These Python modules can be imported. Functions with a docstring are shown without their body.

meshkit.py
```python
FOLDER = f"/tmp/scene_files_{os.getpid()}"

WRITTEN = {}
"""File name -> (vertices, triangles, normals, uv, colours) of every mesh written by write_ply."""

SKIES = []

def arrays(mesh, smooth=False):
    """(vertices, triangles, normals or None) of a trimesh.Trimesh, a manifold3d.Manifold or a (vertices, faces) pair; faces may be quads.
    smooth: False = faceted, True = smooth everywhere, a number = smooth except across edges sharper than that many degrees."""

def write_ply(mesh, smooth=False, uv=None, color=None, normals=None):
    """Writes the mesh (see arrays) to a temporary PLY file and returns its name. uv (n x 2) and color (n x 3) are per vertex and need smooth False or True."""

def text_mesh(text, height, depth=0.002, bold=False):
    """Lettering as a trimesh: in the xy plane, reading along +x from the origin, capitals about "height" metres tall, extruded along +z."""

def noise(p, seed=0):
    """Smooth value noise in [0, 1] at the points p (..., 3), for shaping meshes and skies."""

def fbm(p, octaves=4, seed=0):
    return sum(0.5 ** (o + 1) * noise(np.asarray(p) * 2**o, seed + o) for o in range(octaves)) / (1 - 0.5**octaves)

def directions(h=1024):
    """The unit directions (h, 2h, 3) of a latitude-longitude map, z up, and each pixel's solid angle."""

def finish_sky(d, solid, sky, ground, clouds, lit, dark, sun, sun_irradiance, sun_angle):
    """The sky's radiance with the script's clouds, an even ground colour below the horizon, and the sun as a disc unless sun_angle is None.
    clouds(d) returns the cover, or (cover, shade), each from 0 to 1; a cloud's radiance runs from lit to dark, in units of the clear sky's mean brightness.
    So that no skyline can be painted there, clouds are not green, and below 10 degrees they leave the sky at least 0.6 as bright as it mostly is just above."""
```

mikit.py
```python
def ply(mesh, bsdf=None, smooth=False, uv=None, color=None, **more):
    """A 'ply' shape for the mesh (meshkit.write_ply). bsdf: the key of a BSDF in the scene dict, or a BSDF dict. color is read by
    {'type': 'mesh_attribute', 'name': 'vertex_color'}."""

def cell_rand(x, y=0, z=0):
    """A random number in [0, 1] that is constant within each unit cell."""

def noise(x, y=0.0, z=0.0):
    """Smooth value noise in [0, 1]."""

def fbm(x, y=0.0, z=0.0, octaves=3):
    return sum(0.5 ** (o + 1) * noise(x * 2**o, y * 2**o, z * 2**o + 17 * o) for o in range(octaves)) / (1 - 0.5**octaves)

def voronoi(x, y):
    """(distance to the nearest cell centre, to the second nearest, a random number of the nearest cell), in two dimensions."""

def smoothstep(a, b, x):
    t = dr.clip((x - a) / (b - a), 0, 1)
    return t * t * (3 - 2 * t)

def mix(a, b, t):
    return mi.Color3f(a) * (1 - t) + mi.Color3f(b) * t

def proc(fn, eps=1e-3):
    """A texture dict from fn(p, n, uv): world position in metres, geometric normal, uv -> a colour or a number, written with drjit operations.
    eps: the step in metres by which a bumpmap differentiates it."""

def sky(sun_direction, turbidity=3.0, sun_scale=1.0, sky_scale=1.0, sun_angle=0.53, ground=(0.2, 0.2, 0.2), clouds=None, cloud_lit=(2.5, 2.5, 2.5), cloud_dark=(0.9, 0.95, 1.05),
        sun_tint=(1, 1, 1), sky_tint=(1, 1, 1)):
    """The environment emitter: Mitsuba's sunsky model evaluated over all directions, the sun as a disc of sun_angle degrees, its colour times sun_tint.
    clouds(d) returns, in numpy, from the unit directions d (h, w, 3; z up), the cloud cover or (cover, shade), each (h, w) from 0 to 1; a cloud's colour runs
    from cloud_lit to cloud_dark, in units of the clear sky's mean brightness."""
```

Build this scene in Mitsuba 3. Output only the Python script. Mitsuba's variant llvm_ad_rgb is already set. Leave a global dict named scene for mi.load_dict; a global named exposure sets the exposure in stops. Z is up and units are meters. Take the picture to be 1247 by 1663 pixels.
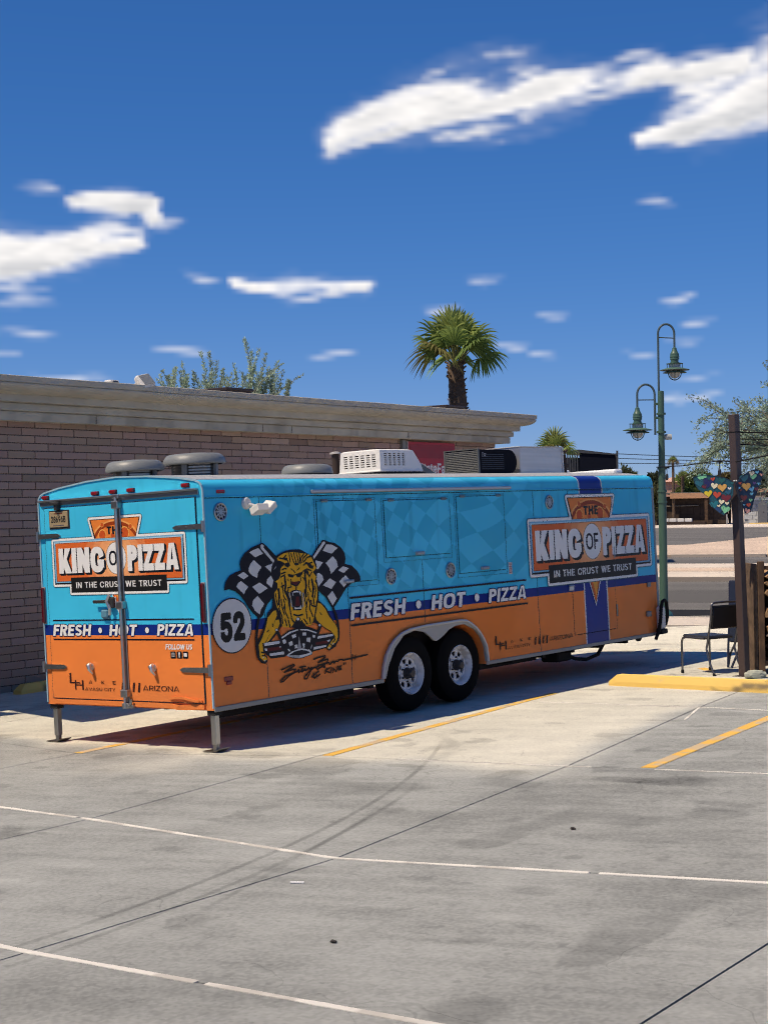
"""Food trailer parked beside a brick building in a sunny desert town: scene description for Mitsuba 3."""
import math, random
import numpy as np
import trimesh
import shapely
import shapely.geometry as sg
from shapely import affinity
import drjit as dr
import mitsuba as mi
import mikit, meshkit
from mikit import noise, fbm, smoothstep, mix, cell_rand

scene, labels = {}, {}
random.seed(7)
rng = np.random.default_rng(7)
T4 = mi.ScalarTransform4f

# ---------------------------------------------------------------- camera, sky, exposure
EYE = np.array([9.5102, -9.5608, 1.7172])
YAW, PITCH, ROLL = 0.6726, -0.0023, -0.0157
_f = np.array([-math.sin(YAW) * math.cos(PITCH), math.cos(YAW) * math.cos(PITCH), math.sin(PITCH)])
_r0 = np.array([math.cos(YAW), math.sin(YAW), 0.0])
_u0 = np.cross(_r0, _f)
_up = -_r0 * math.sin(ROLL) + _u0 * math.cos(ROLL)
scene['camera'] = {'type': 'perspective', 'fov': 27.612, 'fov_axis': 'x', 'near_clip': 0.1, 'far_clip': 3000.0,
                   'to_world': T4().look_at(origin=EYE.tolist(), target=(EYE + _f).tolist(), up=_up.tolist())}

SUN = (-0.27, -0.58, 1.0)
# clouds: strokes of (azimuth, elevation, half width) in degrees
CLOUDS = [[[-40.2,13.27,0.49],[-38.84,13.85,0.67],[-37.03,14.24,0.79],[-35.22,14.41,0.94],[-33.2,14.51,1.01],[-31.41,14.69,0.72],[-29.64,15.02,0.49],[-27.01,15.17,0.36],[-25.5,15.27,0.49]],[[-29.12,12.94,0.32],[-28.13,13.26,0.54],[-26.82,13.71,0.9],[-25.52,14.14,1.17],[-23.6,14.41,1.48]],[[-29.85,15.69,0.14],[-27.87,15.7,0.14],[-25.92,15.69,0.16]],[[-53.05,9.02,0.9],[-50.91,9.17,0.81],[-49.61,9.34,0.58],[-48.08,9.58,0.54],[-47.3,9.72,0.4]],[[-49.36,11.02,0.29],[-47.83,11.01,0.45],[-47.26,10.93,0.32],[-46.92,10.46,0.27]],[[-46.74,10.37,0.18],[-45.96,10.42,0.2]],[[-51.51,11.6,0.16],[-50.12,11.39,0.16]],[[-52.65,7.53,0.25],[-50.5,7.56,0.14]],[[-52.64,7.96,0.14],[-50.5,8.06,0.09]],[[-52.66,6.38,0.2],[-50.52,6.51,0.14]],[[-52.68,5.65,0.11],[-51.61,5.65,0.11]],[[-50.98,4.89,0.2],[-48.37,4.81,0.2]],[[-45.44,8.53,0.16],[-44.77,8.47,0.14]],[[-43.77,8.29,0.22],[-41.87,8.02,0.34],[-38.93,8.16,0.22]],[[-35.32,8.29,0.11],[-34.09,8.28,0.11]],[[-28.93,10.75,0.11],[-28.06,10.76,0.14]],[[-28.11,7.36,0.14],[-27.52,7.45,0.14]],[[-32.65,6.96,0.11],[-31.94,6.94,0.11]],[[-41.12,5.61,0.09],[-39.54,5.59,0.09]],[[-28.38,3.85,0.2],[-27.29,3.82,0.18],[-26.53,3.82,0.11]],[[-29.68,5.5,0.14],[-28.58,5.51,0.14]],[[-27.58,6.55,0.09],[-26.6,6.52,0.09]],[[-36.92,7.29,0.11],[-35.79,7.26,0.11]],[[-34.46,5.9,0.11],[-33.12,5.87,0.11]],[[-33.12,5.42,0.09],[-32.01,5.39,0.09]],[[-46.82,5.78,0.11],[-44.82,5.82,0.11]],[[-28.24,5.9,0.11],[-26.94,5.87,0.11]],[[-28.05,4.5,0.07],[-26.09,4.51,0.07]]]


def cloud_cover(d):
    az = np.degrees(np.arctan2(d[..., 0], d[..., 1]))
    el = np.degrees(np.arcsin(np.clip(d[..., 2], -1, 1)))
    cover, shade = np.zeros(az.shape), np.zeros(az.shape)
    rows = np.nonzero((el[:, 0] > 1.5) & (el[:, 0] < 26))[0]
    a, e = az[rows], el[rows]
    q = np.stack([a * 0.62, e * 1.05, a * 0], -1)
    wob = meshkit.fbm(q * 1.0, 3, 3) - 0.5
    tilt = a * 0.62 - (e - 14) * 1.2
    fine = meshkit.fbm(np.stack([tilt * 0.9, e * 2.3 - a * 0.35, a * 0], -1) + 11, 3, 9) - 0.5
    wx = (meshkit.fbm(q * 0.9 + 31, 3, 5) - 0.5) * 0.9
    wy = (meshkit.fbm(q * 0.9 + 57, 3, 6) - 0.5) * 0.5
    big, under, thin = np.full(a.shape, -9.0), np.zeros(a.shape), np.zeros(a.shape)
    for turn, lift in ((0, 0), (-62, 1.5), (58, 0.8), (118, 2.2), (-121, 0.5), (178, 1.2)):
        for line in CLOUDS:
            thick = max(p[2] for p in line)
            for (a0, e0, w0), (a1, e1, w1) in zip(line[:-1], line[1:]):
                dx, dy = a1 - a0, e1 - e0
                px = (a - turn + 180) % 360 - 180 - a0
                py = e - lift - e0
                if thick >= 0.3:
                    px, py = px + wx, py + wy
                    t = np.clip((px * dx + py * dy) / (dx * dx + dy * dy), 0, 1)
                    w = w0 + (w1 - w0) * t
                    s = np.maximum(1 - np.hypot(px - t * dx, py - t * dy) / w, -6)
                    v = s + wob * 0.8 + fine * 1.5
                    low = np.clip(-(py - t * dy) / w, -1, 1) * min(1, thick / 0.5)
                    under = np.where(v > big, low, under)
                    big = np.maximum(big, v)
                else:
                    # a wisp: soft, tapered, drawn out along its line
                    L_ = math.hypot(dx, dy)
                    long_ = max(L_ * 1.25, 1.5)
                    u = ((px * dx + py * dy) / L_ - L_ / 2) / long_
                    n_ = (-px * dy + py * dx) / L_ + wy * 0.35 + 0.10 * np.sin(a * 2.1 + e0 * 9)
                    w = (0.045 + (w0 + w1) * 0.32) * (1 - np.clip(np.abs(u) * 1.1, 0, 0.75)) + 0.02
                    g = np.exp(-(u / 0.42) ** 4) * np.exp(-(n_ / w) ** 2)
                    thin = np.maximum(thin, g * np.clip(0.55 + 1.5 * fine + 0.7 * wob, 0, 1) * min(0.75, 0.28 + thick * 1.9))
    k = np.clip((big + 0.32) / 1.0, 0, 1)
    k = k * k * (3 - 2 * k) * np.clip(0.80 + 0.8 * fine + 0.35 * big, 0.35, 1)
    veil = np.clip((big + 1.0) / 1.5, 0, 1) ** 2 * 0.22
    cover[rows] = np.clip(np.maximum(np.maximum(k * 0.97, veil), thin), 0, 1)
    sh = np.clip(0.35 + 0.55 * under + fine * 1.6 + wob * 0.7, 0, 1)
    shade[rows] = sh * 0.75 * np.clip(big * 1.3, 0, 1)
    # thin summer haze that whitens the lowest sky
    haze = 0.27 * np.exp(-np.maximum(el, 0) / 3.0)
    return np.maximum(cover, haze) + 0.0 * cover, shade


scene['sky'] = mikit.sky(SUN, turbidity=1.2, sun_scale=1.0, sky_scale=1.0, clouds=cloud_cover, cloud_lit=(7.3, 7.0, 6.7), cloud_dark=(3.3, 3.4, 3.6),
                         ground=(0.3, 0.28, 0.25), sky_tint=(0.22, 0.49, 0.85))
exposure = 1.5

# ---------------------------------------------------------------- frames of the place
# the parking lot is a plane that falls towards the building; the trailer stands square on it
MB = np.array([[0.99927, 0.0, -0.038135], [-0.000445, 0.999932, -0.011661], [0.038133, 0.011669, 0.999205]])   # columns: trailer right, forward, up
LOT = -0.3607


def zlot(x, y):
    return (LOT - MB[0, 2] * x - MB[1, 2] * y) / MB[2, 2]


def lotp(x, y, h=0.0):
    return np.array([x, y, zlot(x, y) + h])


ST = np.array([0.9357, 0.3529, 0.0])       # along the street
SN = np.array([-0.3529, 0.9357, 0.0])      # across it
SO = np.array([-4.15, 15.65, 0.0])


def street(a, b, z=0.0):
    return SO + a * ST + b * SN + np.array([0, 0, z])


# ---------------------------------------------------------------- materials
def lin(r, g, b, k=1.0):
    v = np.array([r, g, b]) / 255.0
    v = np.where(v < 0.04045, v / 12.92, ((v + 0.055) / 1.055) ** 2.4) * k
    return tuple(float(x) for x in v)


def rgb(c):
    return {'type': 'rgb', 'value': [float(x) for x in c]}


VC = {'type': 'mesh_attribute', 'name': 'vertex_color'}


def principled(name, color, rough=0.6, bump=None, bump_scale=1.0, **more):
    d = {'type': 'principled', 'base_color': color if isinstance(color, dict) else rgb(color), 'roughness': rough, **more}
    if bump is not None:
        d = {'type': 'bumpmap', 'arbitrary': bump, 'scale': bump_scale, 'bsdf': d}
    scene[name] = {'type': 'twosided', 'bsdf': d}
    return name


principled('matte', VC, 0.85, specular=0.3)
principled('satin', VC, 0.45)
principled('rubber', VC, 0.8, specular=0.08)
principled('gloss', VC, 0.16, clearcoat=0.5, clearcoat_gloss=0.9)
principled('metal', VC, 0.33, metallic=0.9)
principled('vinyl', VC, 0.38, specular=0.14)
scene['leaf'] = {'type': 'principledthin', 'base_color': VC, 'roughness': 0.5, 'diff_trans': 0.7, 'spec_trans': 0.0}
scene['clear_glass'] = {'type': 'thindielectric', 'int_ior': 1.5}


def parity(a, b):
    s = dr.floor(a) + dr.floor(b)
    return s - 2 * dr.floor(s * 0.5)


CYAN, NAVY, ORANGE = (0.055, 0.53, 0.80), (0.010, 0.030, 0.215), (0.84, 0.235, 0.055)
SILVER, WHITE, BLACK = (0.55, 0.56, 0.57), (0.78, 0.78, 0.76), (0.012, 0.012, 0.014)


MF, STF, SNF = MB.tolist(), ST.tolist(), SN.tolist()


def body_colour(p, n, uv):
    x = p.x * MF[0][0] + p.y * MF[1][0] + p.z * MF[2][0]
    y = p.y * MF[1][1] + p.z * MF[2][1]
    z = p.x * MF[0][2] + p.y * MF[1][2] + p.z * MF[2][2]
    side = dr.abs(n.x * MF[0][0] + n.y * MF[1][0] + n.z * MF[2][0]) > 0.2
    # a ghosted wavy chequer printed in the blue of the wrap
    u = y + 0.16 * dr.sin(2.3 * z + 1.4 * y) + 0.05 * y * y * 0.2 + 0.22 * (noise(y * 0.9, z * 0.9, 8.0) - 0.5)
    v = z * 1.05 + 0.20 * dr.sin(1.5 * y + 0.6) + 0.22 * (noise(y * 0.8, z * 1.1, 15.0) - 0.5)
    cell = 0.19 + 0.028 * y
    ch = parity((u + v) / cell, (u - v) / cell)
    fade = smoothstep(0.55, 1.5, y) * (1 - smoothstep(4.6, 5.6, y)) * smoothstep(0.75, 0.95, z)
    cyan = mi.Color3f(*CYAN) * (1 + dr.select(side, fade * (ch * 0.30 - 0.16), 0.0))
    cyan = cyan * dr.select(side, 0.92 + 0.18 * noise(y * 0.9, z * 0.8, 3.0), 1.0)
    cyan = dr.select(side & (ch > 0.5), mix(cyan, (0.11, 0.36, 0.46), 0.22 * fade), cyan)
    c = dr.select(z < 0.652, mi.Color3f(*ORANGE), dr.select(z < 0.747, mi.Color3f(*NAVY), cyan))
    inb = side & (x > -0.5) & (y > 6.13) & (y < 6.67)
    edge = (y < 6.155) | (y > 6.645)
    c = dr.select(inb, dr.select(edge, mi.Color3f(0.62, 0.64, 0.66), mi.Color3f(*NAVY) * 1.25), c)
    run = smoothstep(0.60, 0.85, fbm(x * 9, y * 9, z * 0.7, 3)) * smoothstep(0.3, 1.8, z) * 0.16
    c = c * (1 - run) * (0.93 + 0.14 * fbm(x * 1.6, y * 1.6, z * 1.6, 3))
    dust = smoothstep(0.42, 0.0, z) * (0.25 + 0.75 * fbm(p.x * 5, p.y * 5, p.z * 9)) * 0.24
    return mix(c, (0.30, 0.22, 0.15), dust * 0.55)


def oilcan(p, n, uv):
    return noise(p.x * 1.7 + 5, p.y * 1.7, p.z * 2.2) * 0.7 + noise(p.x * 4.1, p.y * 4.1, p.z * 4.6) * 0.3


principled('wrap', mikit.proc(body_colour), 0.2, bump=mikit.proc(oilcan, eps=0.01), bump_scale=0.014, clearcoat=0.14, clearcoat_gloss=0.94, specular=0.08)


def concrete_colour(p, n, uv):
    x, y = p.x, p.y
    big = fbm(x * 0.35 + 3, y * 0.35, 0.0, 4)
    mid = fbm(x * 1.6, y * 1.1 + 7, 2.0, 4)
    streak = fbm(x * 1.3 + y * 0.3, y * 9.0 - x * 2.4, 4.0, 3)
    grain = noise(x * 60, y * 60)
    speck = noise(x * 21, y * 21, 3.0)
    k = 0.262 + 0.09 * (big - 0.5) + 0.09 * (mid - 0.5) + 0.085 * (streak - 0.5) + 0.07 * (grain - 0.5) + 0.07 * (fbm(x * 5, y * 5, 6.0, 3) - 0.5)
    k = k - 0.03 * smoothstep(0.55, 0.80, fbm(x * 0.8 + 40, y * 0.8, 1.0, 4))
    # washed, paler concrete around the trailer's place
    pale = smoothstep(0.25, 0.75, fbm(x * 0.5 + 9, y * 0.6 + 2, 5.0, 3) + 0.62 * smoothstep(-0.5, 0.7, y + 0.25 * (noise(x * 1.5, y * 1.5, 9.0) - 0.5)) * smoothstep(0.5, -0.5, x - 3.3 + 0.19 * y) + 0.22 * smoothstep(1.0, -1.5, x) * smoothstep(-0.5, 0.4, y) - 0.32)
    k = k + 0.205 * pale + 0.06 * smoothstep(7.5, 11.0, y)
    c = mi.Color3f(0.95, 0.985, 0.925) * k
    c = mix(c, c * mi.Color3f(1.05, 0.985, 0.88), pale)
    # dark scuffs and spots
    spot = smoothstep(0.70, 0.80, fbm(x * 2.2 + 13, y * 2.6, 8.0, 4)) * 0.22 + smoothstep(0.86, 0.93, speck) * 0.12
    crack = dr.abs(fbm(x * 0.9 + 17, y * 0.9, 3.0, 4) - 0.5)
    spot = spot + smoothstep(0.004, 0.001, crack) * 0.16 * smoothstep(0.52, 0.62, noise(x * 0.5 + 4, y * 0.5, 12.0))
    oil = smoothstep(0.74, 0.86, noise(x * 2.3 + 5, y * 2.3, 21.0)) * smoothstep(0.45, 0.7, noise(x * 0.45, y * 0.45, 22.0))
    spot = spot + oil * 0.22
    # tyre marks: long smooth sweeps
    w = 0.5 + 0.8 * noise(x * 3, y * 3, 11.0)
    f1 = 2.755 - 0.416 * (y + 1.13) - 0.046 * dr.square(y + 1.13)
    f2 = f1 + 0.13 - 0.02 * y
    f3 = 3.33 - 0.37 * (y + 2.26) - 0.01 * dr.square(y + 2.26)
    on = smoothstep(-5.6, -5.0, y) * smoothstep(1.5, 0.6, y)
    mark = (smoothstep(0.035, 0.008, dr.abs(x - f1)) * 0.30 + smoothstep(0.035, 0.008, dr.abs(x - f2)) * 0.24 * smoothstep(0.2, -1.5, y)) * on
    mark = mark + smoothstep(0.035, 0.008, dr.abs(x - f3)) * 0.18 * smoothstep(-4.4, -3.9, y) * smoothstep(-1.2, -1.9, y)
    mark = mark + smoothstep(0.12, 0.02, dr.abs(x - 1.93 + 0.55 * (y - 0.8) + 0.5 * dr.square(y - 0.8))) * 0.16 * smoothstep(0.0, 0.3, y) * smoothstep(1.7, 1.3, y)
    return c * (1 - dr.clip(mark * w, 0, 0.6)) * (1 - spot)


def concrete_bump(p, n, uv):
    return fbm(p.x * 9, p.y * 26, 0.0, 3) * 0.6 + noise(p.x * 70, p.y * 70) * 0.4


principled('concrete', mikit.proc(concrete_colour), 0.8, bump=mikit.proc(concrete_bump, eps=0.004), bump_scale=0.0035, specular=0.35)


def asphalt_colour(p, n, uv):
    a = p.x * STF[0] + p.y * STF[1]
    b = p.x * SNF[0] + p.y * SNF[1]
    k = 0.095 + 0.05 * (fbm(a * 0.15, b * 1.1, 0.0, 4) - 0.5) + 0.03 * (noise(p.x * 30, p.y * 30) - 0.5)
    k = k - 0.02 * smoothstep(0.5, 0.9, noise(a * 0.03, b * 0.5, 3.0))
    return mi.Color3f(1.0, 0.98, 0.94) * k


principled('asphalt', mikit.proc(asphalt_colour), 0.85)


def soil_colour(p, n, uv):
    k = 0.30 + 0.12 * (fbm(p.x * 0.7, p.y * 0.7, 0.0, 4) - 0.5) + 0.12 * (noise(p.x * 14, p.y * 14) - 0.5)
    return mi.Color3f(1.25, 1.0, 0.79) * k


principled('gravel', mikit.proc(soil_colour), 0.9)


def walk_colour(p, n, uv):
    k = 0.42 + 0.1 * (fbm(p.x * 0.9, p.y * 0.9, 0.0, 4) - 0.5) + 0.04 * (noise(p.x * 40, p.y * 40) - 0.5)
    return mi.Color3f(1.04, 0.93, 0.80) * k


principled('walkway', mikit.proc(walk_colour), 0.85)


def brick_bump(p, n, uv):
    return fbm(p.x * 14, p.y * 14, p.z * 22, 3) + 0.3 * noise(p.x * 60, p.y * 60, p.z * 60)


principled('brickface', VC, 0.9, bump=mikit.proc(brick_bump, eps=0.003), bump_scale=0.012, specular=0.2)


def stucco_colour(p, n, uv):
    s = p.y
    k = 0.47 + 0.16 * (fbm(s * 2.2, p.z * 5, p.x, 4) - 0.5) + 0.05 * (noise(s * 9, p.z * 14, p.x * 9) - 0.5)
    stain = smoothstep(0.52, 0.72, fbm(s * 3.2, p.z * 1.1 + 3, 1.0, 3)) * (0.10 + 0.5 * smoothstep(3.15, 2.95, p.z)) * 0.8
    grime = smoothstep(0.55, 0.75, noise(s * 1.3 + 3, p.z * 0.8, 4.0)) * smoothstep(5.5, 7.0, s) * smoothstep(14.0, 9.0, s) * smoothstep(3.22, 3.0, p.z) * 0.4
    return mi.Color3f(1.06, 0.985, 0.82) * k * (1 - 0.45 * stain) * (1 - grime)


def stucco_bump(p, n, uv):
    return dr.abs(fbm(p.x * 6, p.y * 6, p.z * 9, 4) - 0.5) * 2 + 0.25 * noise(p.x * 40, p.y * 40, p.z * 40)


principled('stucco', mikit.proc(stucco_colour), 0.9, bump=mikit.proc(stucco_bump, eps=0.004), bump_scale=0.03, specular=0.2)


def wood_colour(p, n, uv):
    g = fbm(p.x * 3 + p.z * 1.2, p.y * 3, p.z * 7, 3)
    r = noise(p.x * 45, p.y * 45, p.z * 9)
    return mix((0.035, 0.020, 0.013), (0.15, 0.085, 0.042), dr.clip(g * 1.1 - 0.12 + (r - 0.5) * 0.35, 0, 1))


principled('timber', mikit.proc(wood_colour), 0.8)


def yellow_colour(p, n, uv):
    wear = smoothstep(0.62, 0.72, fbm(p.x * 3.1, p.y * 3.1, p.z * 6, 4)) * 0.75
    scuff = smoothstep(0.56, 0.68, fbm(p.x * 2.3 + 4, p.y * 2.3, p.z * 4, 3)) * smoothstep(0.02, -0.02, p.z - (LOT - MF[0][2] * p.x - MF[1][2] * p.y) - 0.09)
    c = mix((0.74, 0.50, 0.13), (0.50, 0.42, 0.26), wear * 0.6)
    return mix(c, (0.09, 0.075, 0.06), scuff * 0.8)


principled('yellow_paint', mikit.proc(yellow_colour), 0.75)


def line_colour(p, n, uv):
    wear = smoothstep(0.50, 0.66, fbm(p.x * 6, p.y * 6, 0.0, 4))
    return mix((0.60, 0.36, 0.07), (0.40, 0.34, 0.25), wear * 0.75)


principled('line_paint', mikit.proc(line_colour), 0.8)


def caulk_colour(p, n, uv):
    wear = smoothstep(0.45, 0.62, fbm(p.x * 4, p.y * 4, 0.0, 4))
    return mix((0.62, 0.60, 0.54), (0.33, 0.31, 0.27), wear * 0.6)


principled('caulk', mikit.proc(caulk_colour), 0.8)


def bark_colour(p, n, uv):
    return mix((0.05, 0.033, 0.022), (0.17, 0.115, 0.075), fbm(p.x * 8, p.y * 8, p.z * 14, 3))


principled('bark', mikit.proc(bark_colour), 0.9)


def rim_colour(p, n, uv):
    grime = smoothstep(0.45, 0.75, fbm(p.x * 14, p.y * 14, p.z * 14, 3))
    return mix((0.60, 0.61, 0.63), (0.26, 0.22, 0.17), grime * 0.6)


principled('rim_paint', mikit.proc(rim_colour), 0.45)


def diamond_bump(p, n, uv):
    return dr.abs(dr.sin((p.y + p.z + p.x) * 90)) * dr.abs(dr.sin((p.y - p.z - p.x) * 90))


principled('tread_plate', (0.6, 0.6, 0.6), 0.3, bump=mikit.proc(diamond_bump, eps=0.002), bump_scale=0.004, metallic=0.85)


def brushed_colour(p, n, uv):
    k = 0.62 + 0.16 * (fbm(p.y * 1.2, p.z * 40, p.x, 3) - 0.5)
    return mi.Color3f(1.02, 0.98, 0.92) * k


principled('brushed_steel', mikit.proc(brushed_colour), 0.42, metallic=0.55)


def fence_colour(p, n, uv):
    a = p.x * STF[0] + p.y * STF[1]
    g = fbm(a * 2, p.z * 6, 1.0, 3)
    return mix((0.03, 0.02, 0.015), (0.075, 0.05, 0.035), g)


principled('dark_timber', mikit.proc(fence_colour), 0.9)

# ---------------------------------------------------------------- mesh helpers
cat = trimesh.util.concatenate


def put(key, mesh, bsdf, color=None, smooth=None, label=None, category=None, group=None, kind=None):
    """One entry of the scene; a key that is taken gets the next number."""
    base, k = key, 0
    while key in scene:
        k += 1
        key = f'{base}_{k:03d}'
    if isinstance(mesh, (list, tuple)) and not (len(mesh) == 2 and isinstance(mesh[0], np.ndarray)):
        mesh = cat(list(mesh))
    if smooth not in (None, False, True):
        mesh = trimesh.graph.smooth_shade(mesh, angle=math.radians(smooth), facet_minarea=None)
        smooth = True
    col = None
    if color is not None:
        color = np.asarray(color, float)
        nv = len(mesh.vertices) if hasattr(mesh, 'vertices') else len(mesh[0])
        col = color if color.ndim == 2 else np.tile(color, (nv, 1))
    scene[key] = mikit.ply(mesh, bsdf, smooth=bool(smooth), color=col)
    tag(key, label, category, group, kind)
    return key


def tag(key, label=None, category=None, group=None, kind=None):
    d = {k: v for k, v in dict(label=label, category=category, group=group, kind=kind).items() if v}
    if d:
        labels[key] = d


def box(x0, x1, y0, y1, z0, z1, b=0.0):
    if b <= 0:
        return trimesh.creation.box(bounds=[[min(x0, x1), min(y0, y1), min(z0, z1)], [max(x0, x1), max(y0, y1), max(z0, z1)]])
    pts = []
    for sx, sy, sz in np.ndindex(2, 2, 2):
        c = [x1 if sx else x0, y1 if sy else y0, z1 if sz else z0]
        s = [-b if sx else b, -b if sy else b, -b if sz else b]
        for k in range(3):
            q = [c[i] + (0 if i == k else s[i]) for i in range(3)]
            pts.append(q)
    return trimesh.convex.convex_hull(np.array(pts))


def tube(points, r, n=10, caps=True):
    p = np.asarray(points, float)
    rr = np.broadcast_to(np.asarray(r, float), (len(p),))
    t = np.gradient(p, axis=0)
    t /= np.linalg.norm(t, axis=1, keepdims=True) + 1e-12
    a = np.cross(t[0], [0, 0, 1.0] if abs(t[0][2]) < 0.9 else [1.0, 0, 0])
    rows, ang = [], np.arange(n) * 2 * np.pi / n
    for i in range(len(p)):
        a = a - t[i] * (a @ t[i])
        a /= np.linalg.norm(a) + 1e-12
        b = np.cross(t[i], a)
        rows.append(p[i] + rr[i] * (np.cos(ang)[:, None] * a + np.sin(ang)[:, None] * b))
    v = np.vstack(rows)
    f = []
    for i in range(len(p) - 1):
        for j in range(n):
            k = (j + 1) % n
            f += [[i * n + j, i * n + k, (i + 1) * n + k], [i * n + j, (i + 1) * n + k, (i + 1) * n + j]]
    if caps:
        m = len(v)
        v = np.vstack([v, p[0], p[-1]])
        e = (len(p) - 1) * n
        for j in range(n):
            k = (j + 1) % n
            f += [[m, k, j], [m + 1, e + j, e + k]]
    return trimesh.Trimesh(v, f, process=False)


def lathe(profile, n=24, at=(0, 0, 0), axis=None):
    """profile: (radius, height) rows, from the bottom up."""
    pr = np.asarray(profile, float)
    ang = np.arange(n) * 2 * np.pi / n
    v = np.vstack([np.stack([r * np.cos(ang), r * np.sin(ang), np.full(n, z)], 1) for r, z in pr])
    f = []
    for i in range(len(pr) - 1):
        for j in range(n):
            k = (j + 1) % n
            f += [[i * n + j, i * n + k, (i + 1) * n + k], [i * n + j, (i + 1) * n + k, (i + 1) * n + j]]
    m = trimesh.Trimesh(v, f, process=False)
    if axis is not None:
        m.apply_transform(trimesh.geometry.align_vectors([0, 0, 1], axis))
    m.apply_translation(at)
    return m


def polys(g):
    return [q for q in getattr(g, 'geoms', [g]) if isinstance(q, sg.Polygon) and q.area > 1e-9]


def extrude(poly, h):
    return cat([trimesh.creation.extrude_polygon(q, h, engine='earcut') for q in polys(poly)])


def onto(mesh, origin, ex, ey, ez):
    """Local x, y, z of the mesh along ex, ey, ez from origin."""
    v = np.asarray(mesh.vertices)
    m = mesh.copy()
    m.vertices = np.asarray(origin) + v[:, :1] * np.asarray(ex) + v[:, 1:2] * np.asarray(ey) + v[:, 2:3] * np.asarray(ez)
    if np.dot(np.cross(ex, ey), ez) < 0:
        m.invert()
    return m


def body(mesh):
    m = mesh.copy()
    m.vertices = np.asarray(mesh.vertices) @ MB.T
    return m


def rot(mesh, deg, axis, about=(0, 0, 0)):
    m = mesh.copy()
    m.apply_transform(trimesh.transformations.rotation_matrix(math.radians(deg), axis, about))
    return m


def ellipse(cx, cy, rx, ry, n=40):
    t = np.arange(n) * 2 * np.pi / n
    return sg.Polygon(np.stack([cx + rx * np.cos(t), cy + ry * np.sin(t)], 1))


_TEXT = {}


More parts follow.
